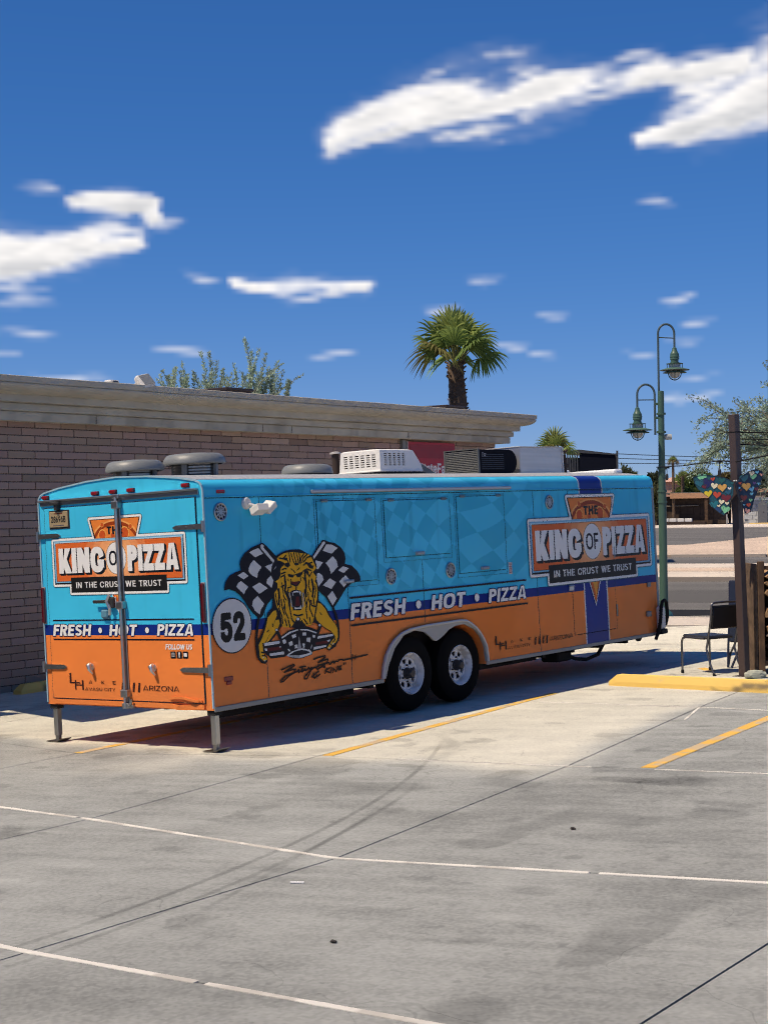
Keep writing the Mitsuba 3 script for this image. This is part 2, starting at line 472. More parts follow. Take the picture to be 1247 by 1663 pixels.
def lettering(s, weight=0.0):
    """The outline of the words, capitals 1 high, made heavier by weight."""
    if (s, weight) not in _TEXT:
        m = meshkit.text_mesh(s, 1.0, depth=0.01, bold=weight > 0)
        v, f = np.asarray(m.vertices), np.asarray(m.faces)
        low = f[(v[f][:, :, 2] < 1e-6).all(1)]
        g = shapely.union_all([sg.Polygon(v[t][:, :2]) for t in low if abs(sg.Polygon(v[t][:, :2]).area) > 1e-9])
        g = g.buffer(0.002).buffer(-0.002)
        if weight > 0:
            g = g.buffer(weight, join_style=2, mitre_limit=2.0)
        _TEXT[(s, weight)] = g
    return _TEXT[(s, weight)]


def fit(g, u0, u1, v0, v1, shear=0.0):
    """Scales the shape into the given box; shear leans it (in degrees) inside that box."""
    a, b, c, d = g.bounds
    g = affinity.affine_transform(g, [1 / (c - a), 0, 0, 1 / (d - b), -a / (c - a), -b / (d - b)])
    w, h = u1 - u0, v1 - v0
    k = math.tan(math.radians(shear)) * h / w if shear else 0.0
    if k:
        g = affinity.affine_transform(g, [(1 - k), k, 0, 1, 0, 0])
    return affinity.affine_transform(g, [w, 0, 0, h, u0, v0])


def block(word, W=0.22, gap=0.10, wide=1.0):
    """Plain block capitals, 1 high, drawn from strokes of width W."""
    h, x, out = W / 2, 0.0, []
    ln = lambda *p: sg.LineString(p).buffer(h, cap_style=2, join_style=2, mitre_limit=3)

    def sup(cx, cy, rx, ry, e=2.5, n=48):
        t = np.arange(n) * 2 * np.pi / n
        c, s = np.cos(t), np.sin(t)
        return sg.Polygon(np.stack([cx + rx * np.sign(c) * np.abs(c) ** (2 / e), cy + ry * np.sign(s) * np.abs(s) ** (2 / e)], 1))

    def ring(x0, x1, y0, y1, e=2.5):
        cx, cy, rx, ry = (x0 + x1) / 2, (y0 + y1) / 2, (x1 - x0) / 2, (y1 - y0) / 2
        return sup(cx, cy, rx, ry, e).difference(sup(cx, cy, rx - W, ry - W * 0.92, e))

    for ch in word:
        w = {'I': W, 'O': 0.80, 'G': 0.76, 'C': 0.74, 'N': 0.70, 'H': 0.68, 'A': 0.76, 'W': 1.05, 'E': 0.54, 'F': 0.52, 'L': 0.50, 'T': 0.60, 'Z': 0.62, 'S': 0.60, 'P': 0.60, 'R': 0.62, 'K': 0.70, 'U': 0.68, 'V': 0.72, 'Y': 0.70, ' ': 0.26}.get(ch, 0.6)
        w = w if ch == 'I' else w * wide
        s = []
        m = 0.5
        if ch in 'EFHIKLNPRU':
            s.append(ln((h, 0), (h, 1)))
        if ch in 'EFZT':
            s.append(ln((0, 1 - h), (w, 1 - h)))
        if ch in 'EZL':
            s.append(ln((0, h), (w, h)))
        if ch in 'EF':
            s.append(ln((0, m + 0.02), (w * 0.92, m + 0.02)))
        if ch == 'H':
            s += [ln((w - h, 0), (w - h, 1)), ln((0, m), (w, m))]
        if ch == 'N':
            s += [ln((w - h, 0), (w - h, 1)), sg.Polygon([(0, 1), (W * 1.05, 1), (w, 0), (w - W * 1.05, 0)])]
        if ch == 'K':
            s += [sg.Polygon([(W * 0.9, 0.36), (w - W * 1.25, 1), (w, 1), (W * 0.9, 0.36 + 0.05 - W * 0.9)]).buffer(0), sg.Polygon([(W * 0.7, 0.44), (W * 0.7 + W * 0.75, 0.74), (w + 0.03, 0), (w - W * 1.2, 0)])]
        if ch == 'A':
            s += [sg.Polygon([(0, 0), (W * 1.04, 0), (w / 2 + W * 0.06, 1), (w / 2 - W * 0.58, 1)]), sg.Polygon([(w, 0), (w - W * 1.04, 0), (w / 2 - W * 0.06, 1), (w / 2 + W * 0.58, 1)]), sg.box(w * 0.25, 0.17, w * 0.75, 0.17 + W * 0.8)]
        if ch == 'V':
            s += [sg.Polygon([(0, 1), (W * 1.04, 1), (w / 2 + W * 0.06, 0), (w / 2 - W * 0.58, 0)]), sg.Polygon([(w, 1), (w - W * 1.04, 1), (w / 2 - W * 0.06, 0), (w / 2 + W * 0.58, 0)])]
        if ch == 'W':
            q = w / 4
            s += [sg.Polygon([(q * a - h * 1.02, y0), (q * a + h * 1.02, y0), (q * b + h * 1.02, 1 - y0), (q * b - h * 1.02, 1 - y0)]) for a, b, y0 in ((0.35, 1.15, 1), (2, 1.15, 1), (2, 2.85, 1), (3.65, 2.85, 1))]
        if ch == 'Y':
            s += [ln((w / 2, 0), (w / 2, 0.5)), sg.Polygon([(0, 1), (W * 1.05, 1), (w / 2 + h, 0.42), (w / 2 - h, 0.42)]), sg.Polygon([(w, 1), (w - W * 1.05, 1), (w / 2 - h, 0.42), (w / 2 + h, 0.42)])]
        if ch == 'T':
            s.append(ln((w / 2, 0), (w / 2, 1)))
        if ch == 'Z':
            s.append(sg.Polygon([(0, W * 0.7), (0, 0), (W * 0.6, 0), (w, 1 - W * 0.7), (w, 1), (w - W * 0.6, 1)]))
        if ch == 'O':
            s.append(ring(0, w, 0, 1))
        if ch in 'CG':
            s.append(ring(0, w, 0, 1).difference(sg.Polygon([(w * 0.5, 0.5), (w * 1.3, 0.72 if ch == 'G' else 0.74), (w * 1.3, 0.48 if ch == 'G' else 0.26)])))
            if ch == 'G':
                s += [sg.box(w * 0.52, 0.5 - W * 0.75, w, 0.5), sg.box(w - W * 0.9, 0.18, w, 0.5)]
        if ch in 'PR':
            top = ring(-w * 0.25, w, 0.40, 1).intersection(sg.box(h, 0.3, w, 1))
            s += [top]
            if ch == 'R':
                s.append(sg.Polygon([(w * 0.36, 0.5), (w * 0.36 + W * 1.0, 0.5), (w + 0.03, 0), (w - W * 1.15, 0)]))
        if ch == 'U':
            s = [ring(0, w, 0, 0.9).intersection(sg.box(0, 0, w, 0.42)), sg.box(0, 0.40, W, 1), sg.box(w - W, 0.40, w, 1)]
        if ch == 'S':
            r1, r2 = (1 - W) * 0.26, (1 - W) * 0.26
            rx = w / 2 - h
            pts = [(w / 2 + rx * math.cos(t), 0.5 + (0.5 - h) * 0.52 + (0.5 - h) * 0.48 * math.sin(t)) for t in np.linspace(0.35, math.pi * 1.42, 16)]
            pts += [(w - x_, 1 - y_) for x_, y_ in reversed(pts)]
            s.append(sg.LineString(pts).buffer(h * 0.96, cap_style=2, join_style=1))
        if s:
            out.append(affinity.translate(shapely.union_all(s).intersection(sg.box(-0.1, 0, w + 0.1, 1)), x, 0))
        x += w + gap
    return shapely.union_all(out)


def print_layers(layers):
    """Flat print: layers (shape, colour) from the bottom up, cut so that nothing overlaps; returns a mesh in xy and its vertex colours."""
    covered, out, cols = sg.Polygon(), [], []
    for g, c in reversed(layers):
        g = g.buffer(0)
        seen = g.difference(covered)
        covered = covered.union(g)
        for q in polys(seen):
            q = q.simplify(0.0004)
            if q.is_empty or q.area < 2e-7 or not isinstance(q, sg.Polygon):
                continue
            v, f = trimesh.creation.triangulate_polygon(q, engine='earcut')
            if len(f):
                out.append(trimesh.Trimesh(np.c_[v, np.zeros(len(v))], f, process=False))
                cols.append(np.tile(c, (len(v), 1)))
    return cat(out), np.vstack(cols)


X, Y, Z = np.eye(3)


def side_print(key, layers, **k):
    m, c = print_layers(layers)
    return put(key, body(onto(m, (0.0105, 0, 0), Y, Z, X)), 'vinyl', color=c, **k)


def rear_print(key, layers, **k):
    m, c = print_layers(layers)
    return put(key, body(onto(m, (0, -0.0165, 0), X, Z, -Y)), 'vinyl', color=c, **k)


# ================================================================ the setting
def ground_sheet():
    xs = np.unique(np.r_[-900, -500, -250, -120, -60, -40, np.arange(-30, 31, 2.0), 40, 60, 120, 250, 500, 900])
    ys = np.unique(np.r_[-400, -150, -60, -30, np.arange(-20, 41, 2.0), 55, 80, 120, 200, 400, 900])
    gx, gy = np.meshgrid(xs, ys)
    b = (gx - SO[0]) * SN[0] + (gy - SO[1]) * SN[1]
    out = np.clip((b + 1.0) / 2.0, 0, 1)
    far = np.clip((np.hypot(gx - 2, gy) - 16) / 14, 0, 1)
    t = np.maximum(out, far)
    z = (zlot(gx, gy) - 0.045) * (1 - t) + (-0.52) * t
    v = np.stack([gx, gy, z], -1).reshape(-1, 3)
    n, m = gx.shape
    i, j = np.meshgrid(np.arange(n - 1), np.arange(m - 1), indexing='ij')
    q = np.stack([i * m + j, i * m + j + 1, (i + 1) * m + j + 1, (i + 1) * m + j], -1).reshape(-1, 4)
    return (v, q)


put('ground', ground_sheet(), 'gravel', smooth=True, kind='structure')


def on_lot(poly, h, thick=None):
    """A sheet or slab on the sloping lot: its top h above the lot's plane."""
    m = extrude(poly, thick or 0.004)
    v = np.array(m.vertices)
    top = v[:, 2] > 0.5 * (thick or 0.004)
    v[:, 2] = zlot(v[:, 0], v[:, 1]) + h - np.where(top, 0, thick or 0.003)
    m.vertices = v
    return m


put('parking_lot', on_lot(sg.Polygon([(-6.95, -14), (14, -14), (14, 9), (10.5, 18.9), (-7.8, 11.95)]), -0.022, 0.015), 'matte', color=(0.06, 0.055, 0.05), kind='structure')
GRID = [  # joints of the concrete, corner by corner, from near to far
    [(-6.85, -8.1), (-4.0, -8.1), (-1.0, -8.05), (1.5, -8.0), (3.75, -7.9), (6.75, -7.7), (9.8, -7.6), (13.5, -7.4)],
    [(-6.85, -5.1), (-4.0, -5.1), (-0.95, -5.08), (1.45, -5.0), (3.80, -5.04), (6.72, -4.95), (9.6, -4.9), (13.5, -4.7)],
    [(-6.85, -2.3), (-4.0, -2.4), (-1.15, -2.45), (1.41, -2.62), (3.80, -2.88), (6.60, -2.33), (9.4, -2.0), (13.5, -1.7)],
    [(-6.85, 0.4), (-4.0, 0.05), (-1.27, -0.45), (1.03, 0.17), (3.29, 0.39), (5.9, 0.70), (8.8, 0.9), (13.5, 1.2)],
    [(-6.95, 3.7), (-4.3, 3.75), (-1.8, 3.85), (0.61, 3.87), (2.60, 3.87), (5.3, 3.60), (8.3, 3.4), (13.5, 3.3)],
    [(-7.05, 6.7), (-4.5, 6.7), (-2.0, 6.7), (0.35, 6.62), (2.15, 6.60), (4.7, 6.5), (7.8, 6.4), (13.5, 6.3)],
    [(-7.2, 9.8), (-4.8, 9.8), (-2.3, 9.7), (0.0, 9.6), (1.8, 9.6), (4.2, 9.5), (7.4, 9.4), (13.5, 9.3)],
    [(-7.3, 12.8), (-5.1, 12.8), (-2.6, 12.7), (-0.4, 12.6), (1.3, 12.6), (3.8, 12.5), (7.0, 12.4), (13.5, 12.3)],
    [(-7.5, 16.8), (-5.4, 16.8), (-2.9, 16.7), (-0.8, 16.6), (0.9, 16.6), (3.4, 16.5), (6.6, 16.4), (13.5, 16.3)]]
_edge = [street(-40, -2.4), street(40, -2.4), street(40, -40), street(-40, -40)]
LOTAREA = sg.Polygon([(q[0], q[1]) for q in _edge])
JOINT = 0.0065
for j in range(len(GRID) - 1):
    for i in range(len(GRID[0]) - 1):
        q = sg.Polygon([GRID[j][i], GRID[j][i + 1], GRID[j + 1][i + 1], GRID[j + 1][i]]).buffer(-JOINT, join_style=2).intersection(LOTAREA)
        if q.area > 0.2:
            put('parking_lot__concrete_slab', on_lot(q, 0.0, 0.09), 'concrete')


def along(pts, w):
    return sg.LineString(pts).buffer(w, cap_style=2, join_style=2)


rr = random.Random(3)


def sealant(pts, w, gaps=0.0):
    """White joint filler, broken here and there."""
    line = sg.LineString(pts)
    s, runs = 0.0, []
    while s < line.length:
        e = min(line.length, s + rr.uniform(1.1, 3.0))
        runs.append((s, e))
        s = e + (rr.uniform(0.03, 0.10) if rr.random() < 0.6 else 0) + (rr.uniform(0.2, 0.8) if rr.random() < gaps else 0)
    for a, b in runs:
        m = max(2, int((b - a) / 0.12))
        side = []
        for k in range(m + 1):
            s0_ = a + (b - a) * k / m
            p, p1_, p2_ = line.interpolate(s0_), line.interpolate(max(0, s0_ - 0.01)), line.interpolate(min(line.length, s0_ + 0.01))
            d = np.array([p2_.x - p1_.x, p2_.y - p1_.y])
            d = d / (np.linalg.norm(d) + 1e-9) if np.linalg.norm(d) > 0 else np.array([1.0, 0])
            side.append((np.array([p.x, p.y]), np.array([-d[1], d[0]]), w * rr.uniform(0.8, 1.2)))
        ring = [p + n_ * h for p, n_, h in side] + [p - n_ * h for p, n_, h in reversed(side)]
        if len(ring) > 3:
            q = sg.Polygon(ring).buffer(0)
            if q.area > 1e-4:
                put('parking_lot__joint_sealant', on_lot(q, 0.003, 0.02), 'caulk')


row = lambda j, i0, i1: [GRID[j][i] for i in range(i0, i1 + 1)]
sealant(row(1, 3, 5)[0:1] and [(3.3, -5.03)] + row(1, 4, 5), 0.019)
sealant([(0.0, -2.54)] + row(2, 3, 6), 0.018)
sealant([(1.8, 0.25)] + row(3, 4, 5), 0.009, 0.5)
sealant([(0.75, 3.87)] + row(4, 4, 5), 0.012, 0.1)
sealant([(2.9, 3.0), (2.6, 3.87)], 0.010)


def stripe(pts, w):
    put('parking_lot__painted_line', on_lot(along(pts, w), 0.004, 0.004), 'line_paint')


stripe([(1.10, 0.20), (0.60, 3.87), (0.52, 4.6)], 0.05)
stripe([(3.90, 0.52), (3.72, 2.0), (3.54, 3.5), (3.3, 5.3)], 0.055)
stripe([(-1.27, -0.43), (-1.40, 1.0), (-1.6, 3.9)], 0.05)
stripe([(0.86, 7.3), (1.18, 6.96)], 0.05)

# a few small stones and a butt on the concrete
def pebble(x, y, r, key='pebble', **k):
    m = trimesh.creation.icosphere(subdivisions=1, radius=1)
    v = np.array(m.vertices) * (1 + 0.25 * rng.standard_normal((len(m.vertices), 1)))
    m.vertices = v * np.array([r, r * 0.8, r * 0.55]) + lotp(x, y, r * 0.45)
    return put(key, m, 'matte', color=k.pop('color', (0.05, 0.045, 0.04)), **k)


pebble(4.97, -4.27, 0.017, label='dark pebble lying on the foreground concrete below the second white joint', category='stone')
pebble(4.6, -1.65, 0.016, label='dark pebble on the concrete right of the long dark joint', category='stone')
pebble(5.75, 0.2, 0.018, label='small dark stone on the concrete between the painted line and the frame edge', category='stone')
_c = lotp(4.02, -3.45, 0.006)
put('cigarette_butt', tube([_c + [-0.03, -0.02, 0], _c + [0.03, 0.02, 0]], 0.006, 8), 'matte', color=WHITE, label='white cigarette butt lying on the concrete near the joint crossing', category='litter')

# the street beyond
def band(key, a0, a1, b0, b1, z, mat, color=None, thick=0.06, kind='structure', **k):
    m = box(a0, a1, b0, b1, z - thick, z)
    return put(key, onto(m, SO, ST, SN, Z), mat, color=color, kind=kind, **k)


band('sidewalk', -40, 60, -2.36, -0.58, -0.29, 'walkway', thick=0.2)
band('street', -150, 150, -0.40, 14.5, -0.40, 'asphalt')
band('street__kerb', -150, 150, -0.58, -0.40, -0.286, 'matte', (0.42, 0.38, 0.33), thick=0.3, kind=None)
_shadow = sg.Polygon([(-8, 1.25), (0.2, 1.3), (2.6, 2.75), (2.6, 2.95), (-0.3, 3.05), (-8, 2.9)])
put('street__painted_shadow', onto(extrude(_shadow, 0.004), street(0, 0, -0.40), ST, SN, Z), 'matte', color=(0.012, 0.012, 0.013))  # near-black sheet on the road, standing in for a cast shadow
band('street__wheel_track', -150, 150, 5.4, 8.6, -0.396, 'matte', (0.075, 0.074, 0.072), thick=0.02, kind=None)
band('median', -150, 150, 14.68, 20.7, -0.285, 'walkway', thick=0.2)
band('median__kerb', -150, 150, 14.5, 14.68, -0.281, 'matte', (0.30, 0.26, 0.22), thick=0.3, kind=None)
band('median__gravel_strip', -150, 150, 18.2, 20.6, -0.278, 'gravel', thick=0.05, kind=None)
band('frontage_path', -150, 150, 20.9, 24.4, -0.29, 'walkway', thick=0.2)
band('frontage_path__kerb', -150, 150, 20.7, 20.9, -0.283, 'matte', (0.30, 0.25, 0.20), thick=0.3, kind=None)
band('frontage_road', -150, 150, 24.4, 33.1, -0.37, 'asphalt')
_v = sg.Polygon([(-150, 33.3), (150, 33.3), (150, 88), (14, 82), (-2.0, 70), (-4.3, 56), (-5.4, 48.5), (-12, 45), (-150, 43.5)])
put('verge', onto(extrude(_v, 0.12), street(0, 0, -0.40), ST, SN, Z), 'gravel', kind='structure')
for a in (-13.5, -8.6, -4.2, 0.6, 6.0):
    band('verge__kerb', a, a + 3.6, 33.05, 33.3, -0.26, 'matte', (0.40, 0.35, 0.30), thick=0.25, kind=None)
_r = sg.Polygon([(-150, 43.5), (-12, 45.1), (-5.4, 48.7), (-4.3, 56), (-2.0, 70), (14, 82), (150, 88), (150, 104), (-150, 104)])
put('road', onto(extrude(_r, 0.05), street(0, 0, -0.40), ST, SN, Z), 'asphalt', kind='structure')
band('far_pavement', -150, 150, 104, 175, -0.29, 'walkway', thick=0.2)
put('hills', cat([lathe([(260, -2), (150, 9), (60, 15), (5, 17)], 40, at=(-420, 900, -3)), lathe([(300, -2), (160, 8), (40, 13), (5, 14)], 40, at=(-150, 980, -3))]), 'matte', color=(0.12, 0.10, 0.085), smooth=True, kind='structure')

# ================================================================ brick building
WALL0 = np.array([-6.872, 3.036, 0.0])       # foot of the wall at the frame's left edge
WD = np.array([-0.0430, 0.9991, 0.0])        # along the wall
WN = np.array([0.9991, 0.0430, 0.0])         # out of the wall
WEND, WSTART, WTOP, WFOOT, DEEP = 12.07, -14.0, 2.93, -0.75, 9.0
tag('brick_building', 'long low building of brown slump brick with a pale moulded cornice', 'building')


def wallp(m):
    """local x along the wall, y out of it, z up"""
    return onto(m, WALL0, WD, WN, Z)


put('brick_building__wall', [wallp(box(WSTART, WEND - 0.012, -0.4, -0.012, WFOOT, WTOP)), wallp(box(WEND - 0.4, WEND - 0.013, -DEEP, -0.4, WFOOT, WTOP))], 'matte', color=(0.11, 0.078, 0.068))
ROW, BRICK, MORT = 0.1015, 0.4572, 0.011
cells = []
for k in range(-1, 36):
    z1 = 2.844 - ROW * k
    z0 = z1 - ROW + MORT
    z1 = min(z1, WTOP - 0.002)
    s = 0.197 + (0.229 if k % 2 == 0 else 0.0) - 12 * BRICK
    while s < WEND - 0.01:
        a, b = max(s + MORT / 2, -5.3), min(s + BRICK - MORT / 2, WEND)
        if b - a > 0.03 and z1 - z0 > 0.02:
            seen = (z0 > 2.03 and b > -0.1) or (-0.15 < a and a < 0.75)
            cells.append((seen, (a + 4.0), a, b, z0, z1))
        s += BRICK
cells.sort(key=lambda c: (not c[0], c[1]))
rest, restcol = [], []
TONE = np.array([0.40, 0.283, 0.232])
for i, (seen, _, a, b, z0, z1) in enumerate(cells):
    g = rng.uniform(-0.006, 0.004)
    m = wallp(box(a, b, -0.02, g if g > -0.004 else -0.004, z0, z1, 0.004))
    t = TONE * (rng.uniform(0.88, 1.10) if rng.random() < 0.9 else rng.uniform(0.70, 1.22)) * np.array([1, rng.uniform(0.96, 1.04), rng.uniform(0.94, 1.05)])
    if i < 300:
        put('brick_building__wall__brick', m, 'brickface', color=t)
    else:
        rest.append(m)
        restcol.append(np.tile(t, (len(m.vertices), 1)))
# the end wall's bricks, round the corner
for k in range(-1, 12):
    z1 = 2.844 - ROW * k
    s = -(0.0 if k % 2 else 0.229)
    while s > -3:
        a, b = s - BRICK + MORT, min(s, -0.0)
        if b - a > 0.05 and b < -0.001 + 0.001:
            m = wallp(box(WEND - 0.03, WEND, a, b - 0.001, z1 - ROW + MORT, min(z1, WTOP - 0.002), 0.004))
            rest.append(m)
            restcol.append(np.tile(TONE * rng.uniform(0.88, 1.1), (len(m.vertices), 1)))
        s -= BRICK
put('brick_building__wall__brickwork', rest, 'brickface', color=np.vstack(restcol), kind='stuff')

cove = [(0.352 + 0.228 * math.sin(t), 0.455 - 0.126 * math.cos(t)) for t in np.linspace(0, math.pi / 2, 13)]
PROFILE = [(-0.30, 0.0), (0.206, 0.0), (0.211, 0.112), (0.190, 0.114), (0.190, 0.126), (0.256, 0.128), (0.259, 0.216), (0.236, 0.218), (0.236, 0.231), (0.349, 0.233), (0.352, 0.329)] + cove[1:-1] + [(0.577, 0.446), (0.560, 0.448), (0.560, 0.458), (0.585, 0.460), (0.588, 0.535), (0.580, 0.541), (-0.30, 0.541)]


def cornice():
    """The moulding along the wall, mitred round the far corner and along the end."""
    path = []
    for o, h in PROFILE:
        path.append([(WSTART, o, h + 2.921), (WEND + o, o, h + 2.921), (WEND + o, -DEEP, h + 2.921)])
    v, f = [], []
    P = np.array(path)                                     # profile x 3 x 3
    segs = 80
    rows = np.concatenate([np.linspace(0, 1, segs)[:, None, None] * (P[None, :, 1] - P[None, :, 0]) + P[None, :, 0],
                           np.linspace(0, 1, 12)[1:, None, None] * (P[None, :, 2] - P[None, :, 1]) + P[None, :, 1]])
    m = len(PROFILE)
    wob = 0.010 * (meshkit.fbm(rows * np.array([1.1, 1.5, 2.0]), 3, 4) - 0.5)
    rows[..., 1] += wob
    rows[..., 2] += 0.012 * (meshkit.fbm(rows[:, :1] * np.array([0.7, 0, 0]) + 5, 2, 8) - 0.5)
    v = rows.reshape(-1, 3)
    for i in range(len(rows) - 1):
        for j in range(m):
            k = (j + 1) % m
            f += [[i * m + j, (i + 1) * m + j, (i + 1) * m + k], [i * m + j, (i + 1) * m + k, i * m + k]]
    mesh = trimesh.Trimesh(v, f, process=False)
    mesh.invert()
    return mesh


put('brick_building__cornice', wallp(cornice()), 'stucco')
# fine joints between the cornice castings
for s in (1.55, 5.02, 5.72, 8.9):
    put('brick_building__cornice__casting_joint', wallp(box(s, s + 0.006, 0.18, 0.2145, 2.925, 3.035)), 'matte', color=(0.09, 0.08, 0.07))
put('brick_building__roof', wallp(box(WSTART, WEND - 0.3, -DEEP, -0.3, 3.15, 3.24)), 'matte', color=(0.45, 0.43, 0.40))
for s0, s1, key in ((4.80, 5.40, 'roof_hatch'), (10.90, 11.50, 'roof_hatch')):
    put('brick_building__' + key, [wallp(box(s0, s1, -0.9, -0.32, 3.24, 3.61, 0.01)), wallp(box(s0 - 0.02, s1 + 0.02, -0.92, -0.30, 3.585, 3.63, 0.008))], 'satin', color=(0.025, 0.014, 0.012))
put('brick_building__antenna', [wallp(tube([(11.24, -0.5, 3.6), (11.24, -0.5, 3.76)], 0.006)), wallp(tube([(11.20, -0.5, 3.74), (11.24, -0.5, 3.78), (11.28, -0.5, 3.74)], 0.005))], 'metal', color=SILVER)
put('brick_building__downspout', wallp(box(8.93, 9.03, 0.0, 0.07, WFOOT, 2.915, 0.008)), 'satin', color=(0.20, 0.20, 0.19))
# unseen canopy and pier, assumed and shaped to throw the shade by the tail
put('brick_building__pier', box(-6.86, -5.42, -0.36, -0.21, -0.85, 2.6), 'brickface', color=TONE)
put('brick_building__canopy', extrude(sg.Polygon([(-6.86, 0.25), (-5.42, -0.21), (-3.96, -0.58), (-4.06, 0.30), (-4.1, 0.8), (-6.86, 0.8)]), 0.32).apply_translation((0, 0, 2.6)), 'stucco')

# floodlight on the cornice
tag('floodlight', 'white floodlight head clamped on the top of the pale cornice', 'floodlight')
_h = rot(rot(box(-0.13, 0.13, -0.055, 0.055, -0.11, 0.11, 0.03), 38, X), -12, Y)
put('floodlight__head', wallp(_h.copy().apply_translation((2.20, 0.50, 3.515))), 'satin', color=(0.62, 0.61, 0.58))
_l = rot(rot(box(-0.10, 0.10, 0.054, 0.060, -0.085, 0.085, 0.002), 38, X), -12, Y)
put('floodlight__lens', wallp(_l.apply_translation((2.20, 0.50, 3.515))), 'gloss', color=(0.25, 0.26, 0.25))
put('floodlight__bracket', wallp(cat([tube([(2.1, 0.40, 3.46), (2.13, 0.44, 3.53)], 0.018), box(2.05, 2.16, 0.30, 0.44, 3.455, 3.475)])), 'satin', color=(0.5, 0.5, 0.48))
tag('sensor_box', 'small white sensor on the cornice left of the floodlight', 'sensor')
put('sensor_box__housing', wallp(box(1.55, 1.73, 0.36, 0.50, 3.462, 3.51, 0.02)), 'satin', color=(0.6, 0.6, 0.58))
put('sensor_box__eye', wallp(box(1.60, 1.68, 0.50, 0.51, 3.47, 3.50)), 'gloss', color=(0.05, 0.05, 0.06))

# red sign of the insurance office
tag('wall_sign', 'red flat sign with white lettering fixed under the cornice', 'sign')
put('wall_sign__panel', wallp(box(9.075, 10.56, 0.045, 0.075, 1.75, 2.885, 0.004)), 'satin', color=(0.42, 0.014, 0.03))
put('wall_sign__header', wallp(box(9.12, 10.52, 0.075, 0.079, 2.60, 2.84)), 'satin', color=(0.30, 0.010, 0.022))
put('wall_sign__frame', wallp(box(9.045, 9.075, 0.0, 0.08, 1.75, 2.893)), 'satin', color=(0.32, 0.31, 0.30))
_lay = [(fit(lettering('StateFarm', 0.02), 9.40, 10.52, 2.325, 2.515), WHITE)]
for dx in (0.0,):
    ring = ellipse(9.93, 2.19, 0.10, 0.085).difference(ellipse(9.93, 2.19, 0.075, 0.062))
    _lay.append((ring, WHITE))
_m, _c = print_layers(_lay)
put('wall_sign__lettering', wallp(onto(_m, (0, 0.0795, 0), X, Z, -Y)), 'vinyl', color=_c)


def wheel_stop(p0, p1, key, label):
    """A six foot parking block with chamfered top and ends."""
    p0, p1 = np.array(p0, float), np.array(p1, float)
    L_ = np.linalg.norm(p1 - p0)
    sec = np.array([[-0.085, 0], [0.085, 0], [0.080, 0.05], [0.045, 0.125], [-0.045, 0.125], [-0.080, 0.05]])
    pts = []
    for s, sh in ((0.0, 0), (0.10, 1), (L_ - 0.10, 1), (L_, 0)):
        for a, h in sec:
            pts.append((s, a * (1 if sh else 0.9), h if sh or h < 0.06 else 0.055))
    m = trimesh.convex.convex_hull(np.array(pts))
    m = m.subdivide_to_size(0.09)
    v = np.array(m.vertices)
    v += 0.006 * (meshkit.fbm(v * 9, 3, 2)[:, None] - 0.5)
    m.vertices = v
    ex = np.append((p1 - p0) / L_, 0)
    ez = MB[:, 2]
    ex = ex - ez * (ex @ ez)
    ex /= np.linalg.norm(ex)
    m = onto(m, lotp(p0[0], p0[1], -0.004), ex, np.cross(ez, ex), ez)
    put(key, m, 'yellow_paint', smooth=30, label=label, category='wheel stop')


wheel_stop((0.73, 5.47), (2.80, 5.13), 'wheel_stop', 'yellow concrete wheel stop with black scuffs in front of the chair')
wheel_stop((-6.50, 3.02), (-6.68, 4.95), 'wheel_stop', 'shaded yellow wheel stop at the foot of the brick wall')

# ================================================================ the food trailer (built in its own frame: x right, y forward, z up)
TR = 'food_trailer'
tag(TR, 'long blue and orange pizza food trailer with lion emblem on tandem wheels', 'food trailer')
LEN, WID = 7.97, 2.2


def tr(name, mesh, bsdf, color=None, smooth=None, **k):
    if isinstance(mesh, (list, tuple)):
        mesh = cat(list(mesh))
    return put(f'{TR}__{name}', body(mesh), bsdf, color=color, smooth=smooth, **k)


half = [(0, 0.0), (0, 1.90), (-0.012, 1.945), (-0.04, 1.975), (-0.095, 1.995), (-0.307, 2.030), (-0.696, 2.068), (-1.1, 2.085)]
PROF = half + [(-WID - x, z) for x, z in reversed(half[:-1])]
prof = sg.Polygon(PROF)


def xz(poly, y0, y1):
    """Extrudes a polygon of the x-z plane from y0 to y1."""
    return onto(extrude(poly, y1 - y0), (0, y0, 0), X, Z, Y)


def yz(poly, x0, x1):
    return onto(extrude(poly, x1 - x0), (x0, 0, 0), Y, Z, X)


front = [(-1.1 + (x + 1.1) * 0.93, z * 0.985 + 0.01) for x, z in PROF]
pts = np.array([(x, 0.0, z) for x, z in PROF] + [(x, LEN - 0.10, z) for x, z in PROF] + [(-1.1 + (x + 1.1) * 0.985, LEN - 0.03, z) for x, z in PROF] + [(x, LEN, z) for x, z in front])
shell = trimesh.convex.convex_hull(pts)
ARCH = [(2.345, -0.05), (2.352, 0.04), (2.40, 0.15), (2.511, 0.31), (2.663, 0.423), (2.843, 0.457), (3.005, 0.429), (3.10, 0.372), (3.150, 0.332), (3.195, 0.32), (3.243, 0.332), (3.335, 0.372), (3.42, 0.418),
        (3.531, 0.447), (3.69, 0.455), (3.879, 0.385), (3.98, 0.295), (4.044, 0.185), (4.06, 0.04), (4.065, -0.05)]
arch = sg.Polygon(ARCH)
well = sg.Polygon([(2.345, -0.05), (2.352, 0.06), (2.511, 0.33), (2.70, 0.45), (3.69, 0.455), (3.88, 0.385), (3.99, 0.295), (4.05, 0.185), (4.065, -0.05)])
shell = trimesh.boolean.difference([shell, yz(well, -0.32, 0.1), yz(well, -WID - 0.1, -WID + 0.32)], engine='manifold')
tr('body', shell, 'wrap', smooth=28)
for x0, x1 in ((-0.32, -0.30), (-WID + 0.30, -WID + 0.32)):
    tr('body__wheel_well', yz(well, x0, x1), 'matte', color=BLACK)
